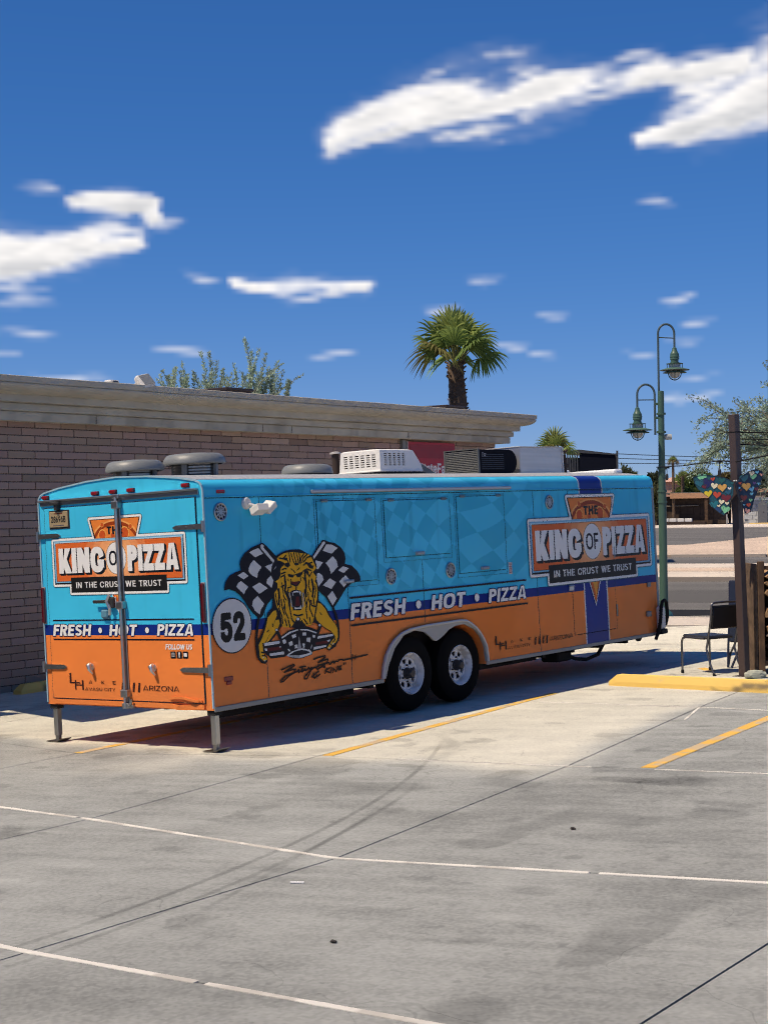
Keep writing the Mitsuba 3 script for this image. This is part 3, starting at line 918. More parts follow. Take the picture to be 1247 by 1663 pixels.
# white sheet metal roof with a hemmed edge
rp = [(x, z + 0.004) for x, z in PROF if z > 1.99]
tr('roof', xz(sg.Polygon(rp + [(x, z - 0.006) for x, z in reversed(rp)]), 0.02, LEN - 0.12), 'satin', color=(0.33, 0.34, 0.34), smooth=30)
tr('roof__front_cap', [box(-1.9, -0.35, 7.62, 7.80, 2.03, 2.095, 0.02), box(-1.25, -0.95, 7.2, 7.5, 2.08, 2.12, 0.01)], 'gloss', color=(0.75, 0.78, 0.8))
# frame round the tail, edge trims
ringp = prof.buffer(0.003).difference(prof.buffer(-0.011))
tr('rear_frame', xz(ringp.intersection(sg.box(-2.3, 0.02, 0.1, 2.2)), -0.010, 0.004), 'satin', color=(0.30, 0.47, 0.56))
tr('side_trim', [box(0.0, 0.014, -0.005, 2.33, -0.012, 0.03, 0.004), box(0.0, 0.014, 4.075, LEN - 0.1, -0.012, 0.028, 0.004)], 'satin', color=(0.24, 0.24, 0.23))
tr('upper_moulding', [box(0.0, 0.010, 0.01, LEN - 0.06, 1.835, 1.848, 0.003)], 'wrap')
tr('upper_moulding__painted_shadow_line', box(0.0, 0.003, 0.01, LEN - 0.06, 1.828, 1.835), 'matte', color=BLACK)  # raised black strip drawn as the shadow line below the moulding
tr('awning_rail', [box(0.0, 0.028, 1.39, 4.70, 1.852, 1.886, 0.008), box(0.028, 0.034, 1.40, 4.69, 1.862, 1.876)], 'metal', color=(0.50, 0.49, 0.47))
tr('corner_post', box(-0.03, 0.006, LEN - 0.105, LEN - 0.055, 0.0, 1.86, 0.006), 'satin', color=(0.22, 0.27, 0.28))
for y in (0.69, 1.86, 3.05, 5.15):
    for z0, z1 in ((0.04, 1.825),):
        if y < 2.3 or y > 4.1:
            tr('panel_seam', box(0.0, 0.0035, y, y + 0.004, z0, z1), 'matte', color=(0.03, 0.09, 0.12))
        else:
            tr('panel_seam', box(0.0, 0.0035, y, y + 0.004, 0.52, 1.15), 'matte', color=(0.03, 0.09, 0.12))
# rows of rivets along the top moulding
riv = [box(0.0, 0.006, y, y + 0.012, 1.815, 1.827, 0.002) for y in np.arange(0.1, 7.9, 0.16)]
tr('rivets', riv, 'wrap', kind='stuff')


def outline(y0, y1, z0, z1, w=0.007, d=0.003):
    return [box(0, d, y0, y1, z0 - w, z0), box(0, d, y0, y1, z1, z1 + w), box(0, d, y0 - w, y0, z0 - w, z1 + w), box(0, d, y1, y1 + w, z0 - w, z1 + w)]


def latch(y, z, w=0.15):
    return [box(0.003, 0.022, y - w / 2, y + w / 2, z - 0.018, z + 0.018, 0.006), box(0.022, 0.036, y - w / 2 + 0.01, y + w / 2 - 0.02, z - 0.010, z + 0.008, 0.004)]


hatches = [((1.47, 2.30, 1.00, 1.775), 1.87, 1.005, (1.574, 2.236), 'serving hatch beside the lion emblem'),
           ((2.475, 3.535, 1.205, 1.765), 3.01, 1.226, (2.58, 3.46), 'middle serving hatch, the widest and lowest'),
           ((3.69, 4.535, 0.985, 1.785), 4.14, 1.018, (3.79, 4.46), 'serving hatch nearest the front sign')]
for (y0, y1, z0, z1), ly, lz, hy, lab in hatches:
    h = tr('hatch', box(-0.01, 0.008, y0, y1, z0, z1), 'wrap', label=lab)[len(TR) + 2:]
    tr(h + '__gasket', outline(y0, y1, z0, z1), 'matte', color=(0.012, 0.05, 0.07))
    tr(h + '__frame', outline(y0 - 0.035, y1 + 0.035, z0 - 0.045, z1 + 0.02, 0.003, 0.003), 'matte', color=(0.03, 0.11, 0.15))
    tr(h + '__latch', latch(ly, lz), 'metal', color=(0.42, 0.42, 0.42))
    for y in hy:
        tr(h + '__hinge', [box(0.003, 0.012, y - 0.045, y + 0.045, z1 - 0.01, z1 + 0.02, 0.003), tube([(0.012, y - 0.045, z1 + 0.005), (0.012, y + 0.045, z1 + 0.005)], 0.008, 8)], 'metal', color=(0.20, 0.26, 0.28))
# concession door near the front
tr('side_door', [box(-0.01, 0.003, 5.885, 6.845, 0.155, 1.815)], 'wrap')
tr('side_door__gasket', outline(5.885, 6.845, 0.155, 1.815, 0.005), 'matte', color=(0.01, 0.03, 0.05))
tr('side_door__handle', [box(0.003, 0.018, 5.80, 5.90, 0.665, 0.735, 0.006), box(0.018, 0.036, 5.79, 5.89, 0.712, 0.728, 0.005)], 'metal', color=(0.5, 0.5, 0.5))
tr('side_door__hinge', [tube([(0.008, 6.86, z), (0.008, 6.86, z + 0.14)], 0.009, 8) for z in (0.3, 1.0, 1.6)], 'metal', color=(0.3, 0.33, 0.35))
tr('side_door__sill', box(0.003, 0.010, 5.95, 6.80, 0.148, 0.153), 'matte', color=BLACK)
tr('inspection_sticker', box(0.0, 0.004, 4.60, 4.665, 0.925, 1.055), 'vinyl', color=(0.55, 0.52, 0.52))
tr('inspection_sticker__print', [box(0.004, 0.005, 4.606, 4.659, z, z + 0.010) for z in (0.94, 0.965, 0.985, 1.005, 1.03)], 'vinyl', color=(0.25, 0.08, 0.10))

# loudspeakers
for y, z in ((0.193, 1.709), (2.528, 1.018), (3.522, 1.027), (5.479, 1.696)):
    sp = tr('speaker', onto(lathe([(0.0, 0.0), (0.070, 0.001), (0.070, 0.004), (0.0, 0.004)], 24), (0.003, y, z), Y, Z, X), 'matte', color=BLACK)[len(TR) + 2:]
    tr(sp + '__ring', onto(lathe([(0.066, 0.0), (0.082, 0.0), (0.082, 0.008), (0.074, 0.014), (0.066, 0.010), (0.066, 0.0)], 28), (0.003, y, z), Y, Z, X), 'metal', color=(0.42, 0.44, 0.46), smooth=35)
    g = sg.Polygon()
    for a in range(10):
        t = a * math.pi / 5
        g = g.union(sg.LineString([(0.018 * math.cos(t), 0.018 * math.sin(t)), (0.067 * math.cos(t), 0.067 * math.sin(t))]).buffer(0.0055))
    g = g.union(ellipse(0, 0, 0.020, 0.020, 16)).union(ellipse(0, 0, 0.047, 0.047).difference(ellipse(0, 0, 0.040, 0.040)))
    tr(sp + '__grille', onto(extrude(g, 0.004), (0.0075, y, z), Y, Z, X), 'metal', color=(0.33, 0.36, 0.38))

# twin floodlight on the side
tr('side_light', onto(lathe([(0.0, 0), (0.055, 0), (0.055, 0.012), (0.045, 0.026), (0.0, 0.028)], 20), (0.0, 0.52, 1.777), Y, Z, X), 'satin', color=(0.62, 0.61, 0.58), smooth=35)
tr('side_light__arm', tube([(0.02, 0.53, 1.77), (0.075, 0.57, 1.745)], 0.016, 8), 'satin', color=(0.6, 0.59, 0.56))
hd = rot(rot(box(-0.055, 0.065, -0.065, 0.065, -0.033, 0.033, 0.005), -22, Y), -8, Z)
tr('side_light__lamp', hd.copy().apply_translation((0.11, 0.575, 1.715)), 'satin', color=(0.70, 0.67, 0.60))
tr('side_light__lamp', rot(rot(box(-0.055, 0.060, -0.060, 0.060, -0.030, 0.030, 0.005), 38, X), 10, Y).apply_translation((0.10, 0.70, 1.735)), 'satin', color=(0.70, 0.68, 0.63))
RED = (0.22, 0.008, 0.012)
tr('marker_light', [box(0.0, 0.022, 0.155, 0.25, 1.870, 1.900, 0.006)], 'gloss', color=RED)
tr('side_reflector', [box(0.0, 0.010, 0.135, 0.245, 0.235, 0.275, 0.004), box(0.0, 0.014, 0.160, 0.222, 0.205, 0.235, 0.004)], 'gloss', color=RED)
tr('power_inlet', [box(0.0, 0.03, 7.56, 7.66, 0.235, 0.30, 0.008), box(0.0, 0.02, 7.62, 7.70, 0.60, 0.66, 0.006)], 'satin', color=(0.22, 0.20, 0.20))

# fender with its rolled lip
outer = sg.Polygon([(2.293, 0.03), (2.315, 0.14), (2.366, 0.256), (2.435, 0.335), (2.518, 0.397), (2.62, 0.445), (2.747, 0.472), (3.043, 0.490), (3.623, 0.497), (3.72, 0.487), (3.796, 0.455), (3.89, 0.400), (3.965, 0.335), (4.02, 0.265), (4.062, 0.199), (4.075, 0.12), (4.084, 0.03)])
fen = outer.difference(arch.buffer(0.001))
tr('fender', yz(fen, 0.0, 0.022), 'satin', color=(0.36, 0.35, 0.32))
_o = np.array(outer.exterior.coords)[:17]
tr('fender__lip', tube(np.c_[np.full(17, 0.03), _o], 0.014, 8), 'satin', color=(0.48, 0.47, 0.45), smooth=40)

# wheels: tyre, rim, hub
hole = sg.Polygon([(0.098, -0.020), (0.142, -0.034), (0.146, 0.0), (0.142, 0.034), (0.098, 0.020)])
disc = ellipse(0, 0, 0.172, 0.172, 48)
for a in range(8):
    disc = disc.difference(affinity.rotate(hole, a * 45 + 12, origin=(0, 0)))
for a in range(6):
    disc = disc.difference(ellipse(0.072 * math.cos(a * 1.0472), 0.072 * math.sin(a * 1.0472), 0.007, 0.007, 8))
TYRE = [(0.205, -0.10), (0.30, -0.108), (0.345, -0.098), (0.370, -0.078), (0.376, -0.055), (0.376, 0.055), (0.370, 0.078), (0.345, 0.098), (0.30, 0.108), (0.25, 0.112), (0.225, 0.108), (0.205, 0.098), (0.205, -0.10)]
RIM = [(0.172, -0.03), (0.178, 0.03), (0.182, 0.055), (0.196, 0.068), (0.204, 0.090), (0.211, 0.102), (0.206, 0.106), (0.194, 0.096), (0.186, 0.078), (0.170, 0.062), (0.160, 0.030), (0.160, -0.03)]
for side, cx in ((1, -0.115), (-1, -WID + 0.115)):
    for y in (2.812, 3.652):
        place = lambda m: onto(m, (cx - side * 0.012, y, 0.030), (0, side, 0), Z, (side, 0, 0))
        w = tr('wheel', place(cat([lathe(TYRE, 48)] + [rot(box(0.372, 0.379, -0.010, 0.010, -0.06, 0.06), a, Z) for a in range(0, 360, 9)])), 'rubber', color=(0.006, 0.006, 0.006), smooth=30)[len(TR) + 2:]
        tr(w + '__rim', [place(lathe(RIM, 40)), place(extrude(disc, 0.012).apply_translation((0, 0, 0.028)))], 'rim_paint', smooth=30)
        tr(w + '__hub', place(cat([lathe([(0.058, 0.02), (0.058, 0.055), (0.050, 0.065), (0.046, 0.115), (0.036, 0.125), (0.0, 0.127)], 20)] + [lathe([(0.010, 0.03), (0.010, 0.06), (0.0, 0.062)], 6, at=(0.082 * math.cos(a * 1.0472 + 0.5), 0.082 * math.sin(a * 1.0472 + 0.5), 0)) for a in range(6)])), 'satin', color=(0.02, 0.02, 0.022), smooth=35)
        tr(w + '__brake_drum', place(lathe([(0.0, -0.06), (0.15, -0.06), (0.15, 0.01), (0.0, 0.012)], 24)), 'matte', color=BLACK)
# underframe
tr('underframe', [box(-0.42, -0.34, 0.9, LEN, -0.07, 0.0), box(-0.40, -0.36, 0.40, 2.3, -0.125, 0.0), box(-0.40, -0.36, 4.1, 5.6, -0.11, 0.0), box(-WID + 0.34, -WID + 0.42, 0.9, LEN, -0.07, 0.0), box(-WID + 0.30, -WID + 0.34, 1.2, 5.9, -0.19, 0.0)] + [box(-WID + 0.1, -0.1, y, y + 0.06, -0.06, 0.0) for y in np.arange(1.0, 7.8, 0.62)]
   + [box(-WID + 0.2, -0.2, y - 0.03, y + 0.03, 0.01, 0.08) for y in (2.812, 3.652)], 'matte', color=(0.015, 0.015, 0.016))
tr('drain_pipe', [tube([(-0.3, 6.2, -0.12), (-0.3, 6.35, -0.17), (-0.3, 6.6, -0.20), (-0.32, 6.9, -0.17), (-0.35, 7.1, -0.05)], 0.022, 8), box(-0.5, -0.25, 5.9, 6.2, -0.17, -0.02, 0.02)], 'matte', color=(0.015, 0.015, 0.015))
tr('tongue', [tube([(-1.9, LEN - 0.1, -0.05), (-1.1, LEN + 1.35, -0.05)], 0.05, 6), tube([(-0.3, LEN - 0.1, -0.05), (-1.1, LEN + 1.35, -0.05)], 0.05, 6), box(-1.16, -1.04, LEN + 1.25, LEN + 1.5, -0.02, 0.06, 0.02)], 'satin', color=(0.03, 0.03, 0.03))
tr('tongue__jack', [tube([(-1.1, LEN + 1.05, -0.12), (-1.1, LEN + 1.05, 0.45)], 0.035, 10)], 'satin', color=(0.03, 0.03, 0.03))
# pale locker at the nose with a black supply hose looped over it
tr('locker', [box(0.0, 0.075, LEN - 0.165, LEN - 0.035, 0.06, 0.345, 0.02)], 'satin', color=(0.62, 0.60, 0.57))
tr('locker__foot', box(-0.02, 0.085, LEN - 0.175, LEN - 0.02, 0.0, 0.062, 0.01), 'matte', color=(0.02, 0.02, 0.02))
tr('supply_hose', tube([(0.03, LEN - 0.25, -0.06), (0.06, LEN - 0.21, 0.05), (0.08, LEN - 0.185, 0.2), (0.085, LEN - 0.17, 0.33), (0.085, LEN - 0.13, 0.405), (0.085, LEN - 0.075, 0.42), (0.08, LEN - 0.02, 0.39), (0.07, LEN + 0.01, 0.3), (0.06, LEN + 0.02, 0.2), (0.03, LEN + 0.02, 0.1)], 0.022, 10), 'matte', color=(0.012, 0.012, 0.012), smooth=40)

# ---- the tail
for x0, x1, lab in ((-2.105, -1.088, None), (-1.048, -0.098, None)):
    d = tr('rear_door', xz(sg.box(x0, 0.065, x1, 1.842), -0.013, 0.002), 'wrap')[len(TR) + 2:]
    fr = sg.box(x0, 0.065, x1, 1.842)
    tr(d + '__edge', xz(fr.buffer(0.007, join_style=2).difference(fr), -0.011, 0.0), 'matte', color=(0.012, 0.035, 0.05))
# the sill under the doors, dented at its right end
sill = trimesh.creation.box(bounds=[[-2.10, -0.022, 0.012], [-0.10, 0.0, 0.052]]).subdivide_to_size(0.03)
v = np.array(sill.vertices)
dent = np.exp(-((v[:, 0] + 0.42) / 0.035) ** 2) - 0.7 * np.exp(-((v[:, 0] + 0.22) / 0.07) ** 2)
v[:, 1] -= 0.022 * dent
v[:, 2] -= 0.012 * np.exp(-((v[:, 0] + 0.35) / 0.15) ** 2)
sill.vertices = v
tr('sill', sill, 'wrap', smooth=30, label='dented orange sill under the doors')
crease = trimesh.creation.box(bounds=[[-0.52, -0.024, 0.085], [-0.115, -0.012, 0.105]]).subdivide_to_size(0.02)
v = np.array(crease.vertices)
s = (v[:, 0] + 0.52) / 0.4
v[:, 2] += 0.030 * np.sin(s * 3.0) * (1 - s) - 0.02 * s + 0.02 * np.exp(-((s - 0.95) / 0.05) ** 2)
v[:, 1] -= 0.012 * np.abs(np.sin(s * 7))
crease.vertices = v
tr('rear_door_001__crease', crease, 'wrap', smooth=30)
tr('drip_rail', [box(-2.168, -0.054, -0.040, 0.0, 1.905, 1.922, 0.004), box(-2.168, -0.054, -0.012, 0.0, 1.868, 1.905, 0.003)], 'metal', color=(0.42, 0.44, 0.45))
tr('lock_bar', [box(-1.092, -1.040, -0.026, -0.013, 0.04, 1.88, 0.004)], 'metal', color=(0.40, 0.41, 0.41))
tr('lock_bar__rod', tube([(-1.066, -0.052, 0.0), (-1.066, -0.052, 1.90)], 0.015, 12), 'metal', color=(0.45, 0.46, 0.46), smooth=40)
for z0, z1, w_ in ((1.795, 1.865, 0.072), (0.89, 0.96, 0.072), (0.095, 0.165, 0.072), (1.885, 1.925, 0.06), (-0.005, 0.045, 0.06)):
    tr('lock_bar__bracket', box(-1.11, -1.022, -w_, -0.001, z0, z1, 0.008), 'metal', color=(0.36, 0.37, 0.37))
tr('lock_bar__keeper', [box(-1.09, -0.965, -0.055, 0.0, 0.0, 0.03, 0.006), tube([(-1.0, -0.05, 0.03), (-0.99, -0.05, 0.075)], 0.014, 8)], 'metal', color=(0.34, 0.35, 0.34))
tr('door_handle', [box(-1.43, -1.20, -0.062, -0.045, 0.945, 0.975, 0.006), box(-1.24, -1.16, -0.055, -0.013, 0.90, 1.00, 0.010)], 'satin', color=(0.03, 0.03, 0.03))
tr('door_handle__hasp', [tube([(-1.21, -0.05, 1.02), (-1.235, -0.065, 0.96), (-1.20, -0.06, 0.90), (-1.215, -0.05, 0.84)], 0.016, 8), box(-1.25, -1.15, -0.03, -0.013, 0.90, 1.0, 0.006)], 'metal', color=(0.7, 0.7, 0.68))
tr('door_handle__padlock', [box(-1.345, -1.255, -0.05, -0.022, 0.81, 0.885, 0.012), box(-1.35, -1.25, -0.021, -0.013, 0.80, 0.89, 0.003)], 'satin', color=(0.10, 0.25, 0.34))


def strap(x_hinge, x_tip, z):
    s = 1 if x_tip > x_hinge else -1
    p = sg.Polygon([(x_hinge, z - 0.024), (x_tip - s * 0.035, z - 0.020), (x_tip, z - 0.004), (x_tip, z + 0.004), (x_tip - s * 0.035, z + 0.020), (x_hinge, z + 0.024)])
    b = [xz(p, -0.026, -0.0135), tube([(x_hinge, -0.018, z - 0.05), (x_hinge, -0.018, z + 0.05)], 0.017, 10)]
    b += [lathe([(0.009, 0), (0.009, 0.005), (0.0, 0.006)], 8, at=(x_hinge + s * q, -0.026, z), axis=(0, -1, 0)) for q in (0.10, 0.20, 0.28)]
    return b


for xh, xt, z, d in ((-2.215, -1.885, 1.583, ''), (-2.215, -1.885, 0.355, ''), (-0.008, -0.372, 1.590, '_001'), (-0.012, -0.368, 0.350, '_001')):
    tr(f'rear_door{d}__hinge', strap(xh, xt, z), 'metal', color=(0.30, 0.31, 0.31))
for x, d in ((-1.535, ''), (-0.705, '_001')):
    tr(f'rear_door{d}__holdback', [tube([(x - 0.01, -0.02, 0.385), (x, -0.055, 0.375), (x + 0.015, -0.06, 0.34), (x + 0.028, -0.035, 0.300)], [0.020, 0.024, 0.018, 0.008], 10), lathe([(0.032, 0), (0.032, 0.01), (0.0, 0.014)], 14, at=(x, -0.013, 0.36), axis=(0, -1, 0))], 'metal', color=(0.72, 0.71, 0.68), smooth=40)
for x in (-2.081, -1.380, -1.136, -0.900, -0.204):
    z = 1.951 + 0.004 * (x + 1.1)
    ml = tr('marker_light', box(x - 0.042, x + 0.042, -0.030, 0.0, z - 0.015, z + 0.016, 0.007), 'gloss', color=RED)[len(TR) + 2:]
    tr(ml + '__base', box(x - 0.046, x + 0.046, -0.010, 0.001, z - 0.019, z + 0.019, 0.003), 'satin', color=(0.06, 0.012, 0.014))
for x in (-2.180, -0.052):
    tl = tr('tail_light', box(x - 0.018, x + 0.018, -0.032, -0.001, 0.765, 1.100, 0.009), 'gloss', color=(0.10, 0.004, 0.008))[len(TR) + 2:]
    tr(tl + '__bezel', box(x - 0.024, x + 0.024, -0.010, 0.0, 0.757, 1.108, 0.003), 'satin', color=(0.25, 0.26, 0.27))
tr('licence_plate', box(-2.022, -1.757, -0.028, -0.020, 1.662, 1.808, 0.004), 'satin', color=(0.34, 0.26, 0.15))
tr('licence_plate__holder', [box(-2.035, -1.745, -0.0195, -0.013, 1.645, 1.82, 0.003), box(-1.915, -1.875, -0.06, 0.0, 1.82, 1.90, 0.006), box(-1.95, -1.84, -0.075, -0.05, 1.872, 1.90, 0.006)], 'satin', color=(0.035, 0.035, 0.035))
m, c = print_layers([(fit(lettering('28696B', 0.03), -1.992, -1.787, 1.705, 1.768), (0.03, 0.03, 0.03)), (sg.box(-1.95, 1.785, -1.83, 1.795), (0.15, 0.05, 0.03)), (sg.box(-1.97, 1.675, -1.81, 1.683), (0.10, 0.10, 0.12))])
tr('licence_plate__number', onto(m, (0, -0.0290, 0), X, Z, -Y), 'vinyl', color=c)
# stabiliser legs
for x in (-0.055, -WID + 0.055):
    lg = tr('stabiliser_leg', [box(x - 0.028, x + 0.028, 0.03, 0.086, -0.30, 0.0, 0.004)], 'metal', color=(0.42, 0.42, 0.40))[len(TR) + 2:]
    tr(lg + '__inner_tube', box(x - 0.021, x + 0.021, 0.037, 0.079, -0.352, -0.29, 0.003), 'metal', color=(0.30, 0.30, 0.29))
    fp = box(x - 0.10, x + 0.10, -0.01, 0.125, -0.0035, 0.0035).subdivide_to_size(0.04)
    v = np.array(fp.vertices)
    v[:, 2] += -0.352 + 0.025 * np.clip((v[:, 0] - x - 0.05) / 0.05, 0, 1)
    fp.vertices = v
    tr(lg + '__foot_plate', fp, 'metal', color=(0.24, 0.22, 0.19))
    tr(lg + '__bracket', box(x - 0.05, x + 0.05, 0.015, 0.10, -0.045, 0.0, 0.004), 'matte', color=(0.02, 0.02, 0.02))

# ---- on the roof
def hood(x, y, r, z0, h, tilt=0.0, full=True):
    base = [lathe([(r * 0.66, -0.10), (r * 0.66, h)], 28)] + [lathe([(r * 0.66, z), (r * 0.69, z + 0.006), (r * 0.66, z + 0.012)], 28) for z in np.arange(0.01, h, 0.028)]
    cap = lathe([(r * 0.90, h - 0.012), (r * 0.99, h - 0.004), (r, h + 0.012), (r * 0.965, h + 0.045), (r * 0.89, h + 0.075), (r * 0.80, h + 0.088), (r * 0.4, h + 0.097), (0, h + 0.099)], 40)
    under = lathe([(r * 0.6, h - 0.002), (r * 0.92, h - 0.010)], 40)
    post = [rot(box(r * 0.70, r * 0.78, -0.025, 0.025, -0.02, h), a, Z) for a in (20, 110, 200, 290)]
    mv = lambda m: rot(m, tilt, X).apply_translation((x, y, z0))
    f = tr('roof_fan', mv(cat(base)), 'metal', color=(0.30, 0.30, 0.28), smooth=35)[len(TR) + 2:]
    tr(f + '__cap', mv(cat([cap])), 'satin', color=(0.185, 0.20, 0.20), smooth=35)
    tr(f + '__underside', mv(under), 'matte', color=(0.02, 0.02, 0.02))
    tr(f + '__post', mv(cat(post)), 'satin', color=(0.16, 0.17, 0.17))


hood(-1.30, 0.42, 0.275, 2.080, 0.072)
hood(-1.10, 1.00, 0.300, 2.080, 0.125)
hood(-1.10, 2.62, 0.270, 2.070, 0.030, tilt=-2)
tr('vent_pipe', [tube([(-1.45, 3.5, 2.05), (-1.45, 3.5, 2.345)], 0.040, 14)], 'matte', color=(0.05, 0.035, 0.03), smooth=40)
tr('vent_pipe__cap', lathe([(0.0, 2.335), (0.064, 2.335), (0.060, 2.352), (0.02, 2.362), (0, 2.363)], 16, at=(-1.45, 3.5, 0)), 'satin', color=(0.42, 0.40, 0.37))

# white air conditioner with slotted shroud
AX0, AX1, AY0, AY1, AZ0, AZ1 = -1.37, -0.80, 3.46, 4.20, 2.085, 2.335
ac = tr('air_conditioner', [trimesh.convex.convex_hull(np.array([(AX0 + 0.02, AY0 + 0.02, AZ0), (AX1 - 0.02, AY0 + 0.02, AZ0), (AX0 + 0.02, AY1 - 0.02, AZ0), (AX1 - 0.02, AY1 - 0.02, AZ0), (AX0 + 0.04, AY0 + 0.03, AZ1 - 0.02), (AX1 - 0.03, AY0 + 0.03, AZ1 - 0.02), (AX0 + 0.04, AY1 - 0.18, AZ1 - 0.02), (AX1 - 0.03, AY1 - 0.18, AZ1 - 0.02)]))], 'matte', color=(0.03, 0.03, 0.03), label='white roof air conditioner with slotted shroud')[len(TR) + 2:]
g = sg.Polygon([(AX0, AZ0 + 0.035), (AX1, AZ0 + 0.035), (AX1, AZ0 + 0.05), (AX1 - 0.012, AZ1), (AX0 + 0.03, AZ1), (AX0, AZ0 + 0.05)])
for i in range(6):
    for j in range(6):
        x, z = AX0 + 0.065 + i * 0.078, AZ0 + 0.075 + j * 0.024
        g = g.difference(sg.box(x, z, x + 0.056, z + 0.012))
sh = [onto(extrude(g, 0.018), (0, AY0 + 0.018, 0), X, Z, -Y)]
g = sg.Polygon([(AY0 + 0.001, AZ0 + 0.035), (AY1, AZ0 + 0.035), (AY1 - 0.015, AZ0 + 0.09), (AY1 - 0.16, AZ1), (AY0 + 0.001, AZ1)])
for i in range(5):
    for j in range(7):
        y, z = AY0 + 0.075 + i * 0.078, AZ0 + 0.085 + j * 0.020
        if y + 0.05 < AY1 - 0.19 + (AZ1 - z) * 0.6:
            g = g.difference(sg.box(y, z, y + 0.05, z + 0.011))
sh += [onto(extrude(g, 0.018), (AX1 - 0.018, 0, 0), Y, Z, X), onto(extrude(sg.Polygon([(AY0, AZ0 + 0.035), (AY1, AZ0 + 0.035), (AY1 - 0.16, AZ1), (AY0, AZ1)]), 0.012), (AX0 + 0.03, 0, 0), Y, Z, X),
       trimesh.convex.convex_hull(np.array([(AX0 + 0.03, AY0, AZ1), (AX1 - 0.012, AY0, AZ1), (AX0 + 0.03, AY1 - 0.16, AZ1), (AX1 - 0.012, AY1 - 0.16, AZ1), (AX0 + 0.06, AY0 + 0.03, AZ1 + 0.012), (AX1 - 0.05, AY0 + 0.03, AZ1 + 0.012), (AX0 + 0.06, AY1 - 0.20, AZ1 + 0.012), (AX1 - 0.05, AY1 - 0.20, AZ1 + 0.012)])),
       trimesh.convex.convex_hull(np.array([(AX0 + 0.03, AY1 - 0.16, AZ1), (AX1 - 0.012, AY1 - 0.16, AZ1), (AX0 + 0.03, AY1 - 0.18, AZ1 - 0.02), (AX1 - 0.012, AY1 - 0.18, AZ1 - 0.02), (AX0, AY1, AZ0 + 0.05), (AX1, AY1, AZ0 + 0.05)])),
       box(AX0 - 0.008, AX1 + 0.008, AY0 - 0.008, AY1 + 0.008, AZ0 + 0.018, AZ0 + 0.036, 0.006)]
tr(ac + '__shroud', sh, 'satin', color=(0.80, 0.79, 0.74))
tr(ac + '__base_pan', box(AX0 + 0.08, AX1 - 0.03, AY0 + 0.25, AY1 + 0.10, AZ0 - 0.03, AZ0 + 0.018, 0.005), 'matte', color=(0.05, 0.055, 0.055))
tr('roof_vent', [trimesh.convex.convex_hull(np.array([(-1.30, 4.32, 2.06), (-0.95, 4.32, 2.06), (-1.30, 4.72, 2.06), (-0.95, 4.72, 2.06), (-1.22, 4.36, 2.27), (-1.05, 4.36, 2.27), (-1.22, 4.50, 2.19), (-1.05, 4.50, 2.19)]))], 'satin', color=(0.07, 0.085, 0.09))

# black air conditioner with louvred end and rounded nose
BX0, BX1, BY0, BZ0, BZ1 = -1.28, -0.80, 5.28, 2.075, 2.355
side_ = [(BY0 + 0.012, BZ0), (BY0 + 0.012, BZ1)] + [(5.92 + 0.16 * math.sin(t), BZ0 + 0.14 + 0.14 * math.cos(t)) for t in np.linspace(0, math.pi, 9)]
ac = tr('air_conditioner', yz(sg.Polygon(side_), BX0 + 0.02, BX1), 'rubber', color=(0.010, 0.011, 0.016), smooth=30, label='black roof air conditioner with louvred end')[len(TR) + 2:]
for i in range(13):
    z = BZ0 + 0.018 + i * 0.0205
    tr(ac + '__louvre', rot(box(BX0 + 0.015, BX1 + 0.004, -0.012, 0.006, -0.0055, 0.0035), 24, X).apply_translation((0, BY0 - 0.004, z)), 'satin', color=(0.17, 0.175, 0.17))
tr(ac + '__frame', [box(BX0, BX0 + 0.02, BY0 - 0.018, BY0 + 0.02, BZ0, BZ1), box(BX1 - 0.001, BX1 + 0.012, BY0 - 0.018, BY0 + 0.012, BZ0, BZ1), box(BX0, BX1 + 0.01, BY0 - 0.018, BY0 + 0.02, BZ1, BZ1 + 0.010)], 'satin', color=(0.10, 0.105, 0.10))
tr(ac + '__side_vent', [box(BX1, BX1 + 0.004, BY0 + 0.06, 5.80, z, z + 0.009) for z in np.arange(BZ0 + 0.05, BZ1 - 0.06, 0.024)], 'satin', color=(0.025, 0.026, 0.032))
m, c = print_layers([(fit(lettering('Tec', 0.02), 5.35, 5.44, BZ1 - 0.075, BZ1 - 0.035, 12), (0.4, 0.4, 0.42)), (sg.box(5.36, BZ1 - 0.088, 5.46, BZ1 - 0.082), (0.35, 0.35, 0.37))])
tr(ac + '__badge', onto(m, (BX1 + 0.002, 0, 0), Y, Z, X), 'vinyl', color=c)

# the kitchen's exhaust cabinet
tr('exhaust_cabinet', [box(-1.35, -0.80, 6.16, 7.10, 2.04, 2.390, 0.006)], 'brushed_steel', label='brushed steel exhaust cabinet on the roof')
tr('exhaust_cabinet__tread_panel', box(-1.345, -0.806, 6.148, 6.160, 2.05, 2.385), 'tread_plate')
tr('exhaust_cabinet__flange', [box(-1.36, -0.79, 6.14, 7.11, 2.388, 2.400, 0.003), box(-0.80, -0.790, 7.09, 7.115, 2.05, 2.40)], 'brushed_steel')
tr('exhaust_cabinet__clamp', [tube([(-0.80, 7.16, 2.06), (-0.80, 7.16, 2.30)], 0.018, 8), box(-0.84, -0.77, 7.13, 7.20, 2.14, 2.19, 0.01), tube([(-0.8, 7.14, 2.33), (-0.76, 7.16, 2.36)], 0.02, 8)], 'matte', color=(0.07, 0.05, 0.04))

# ---- printing on the tail and the side
DARK = (0.010, 0.012, 0.018)


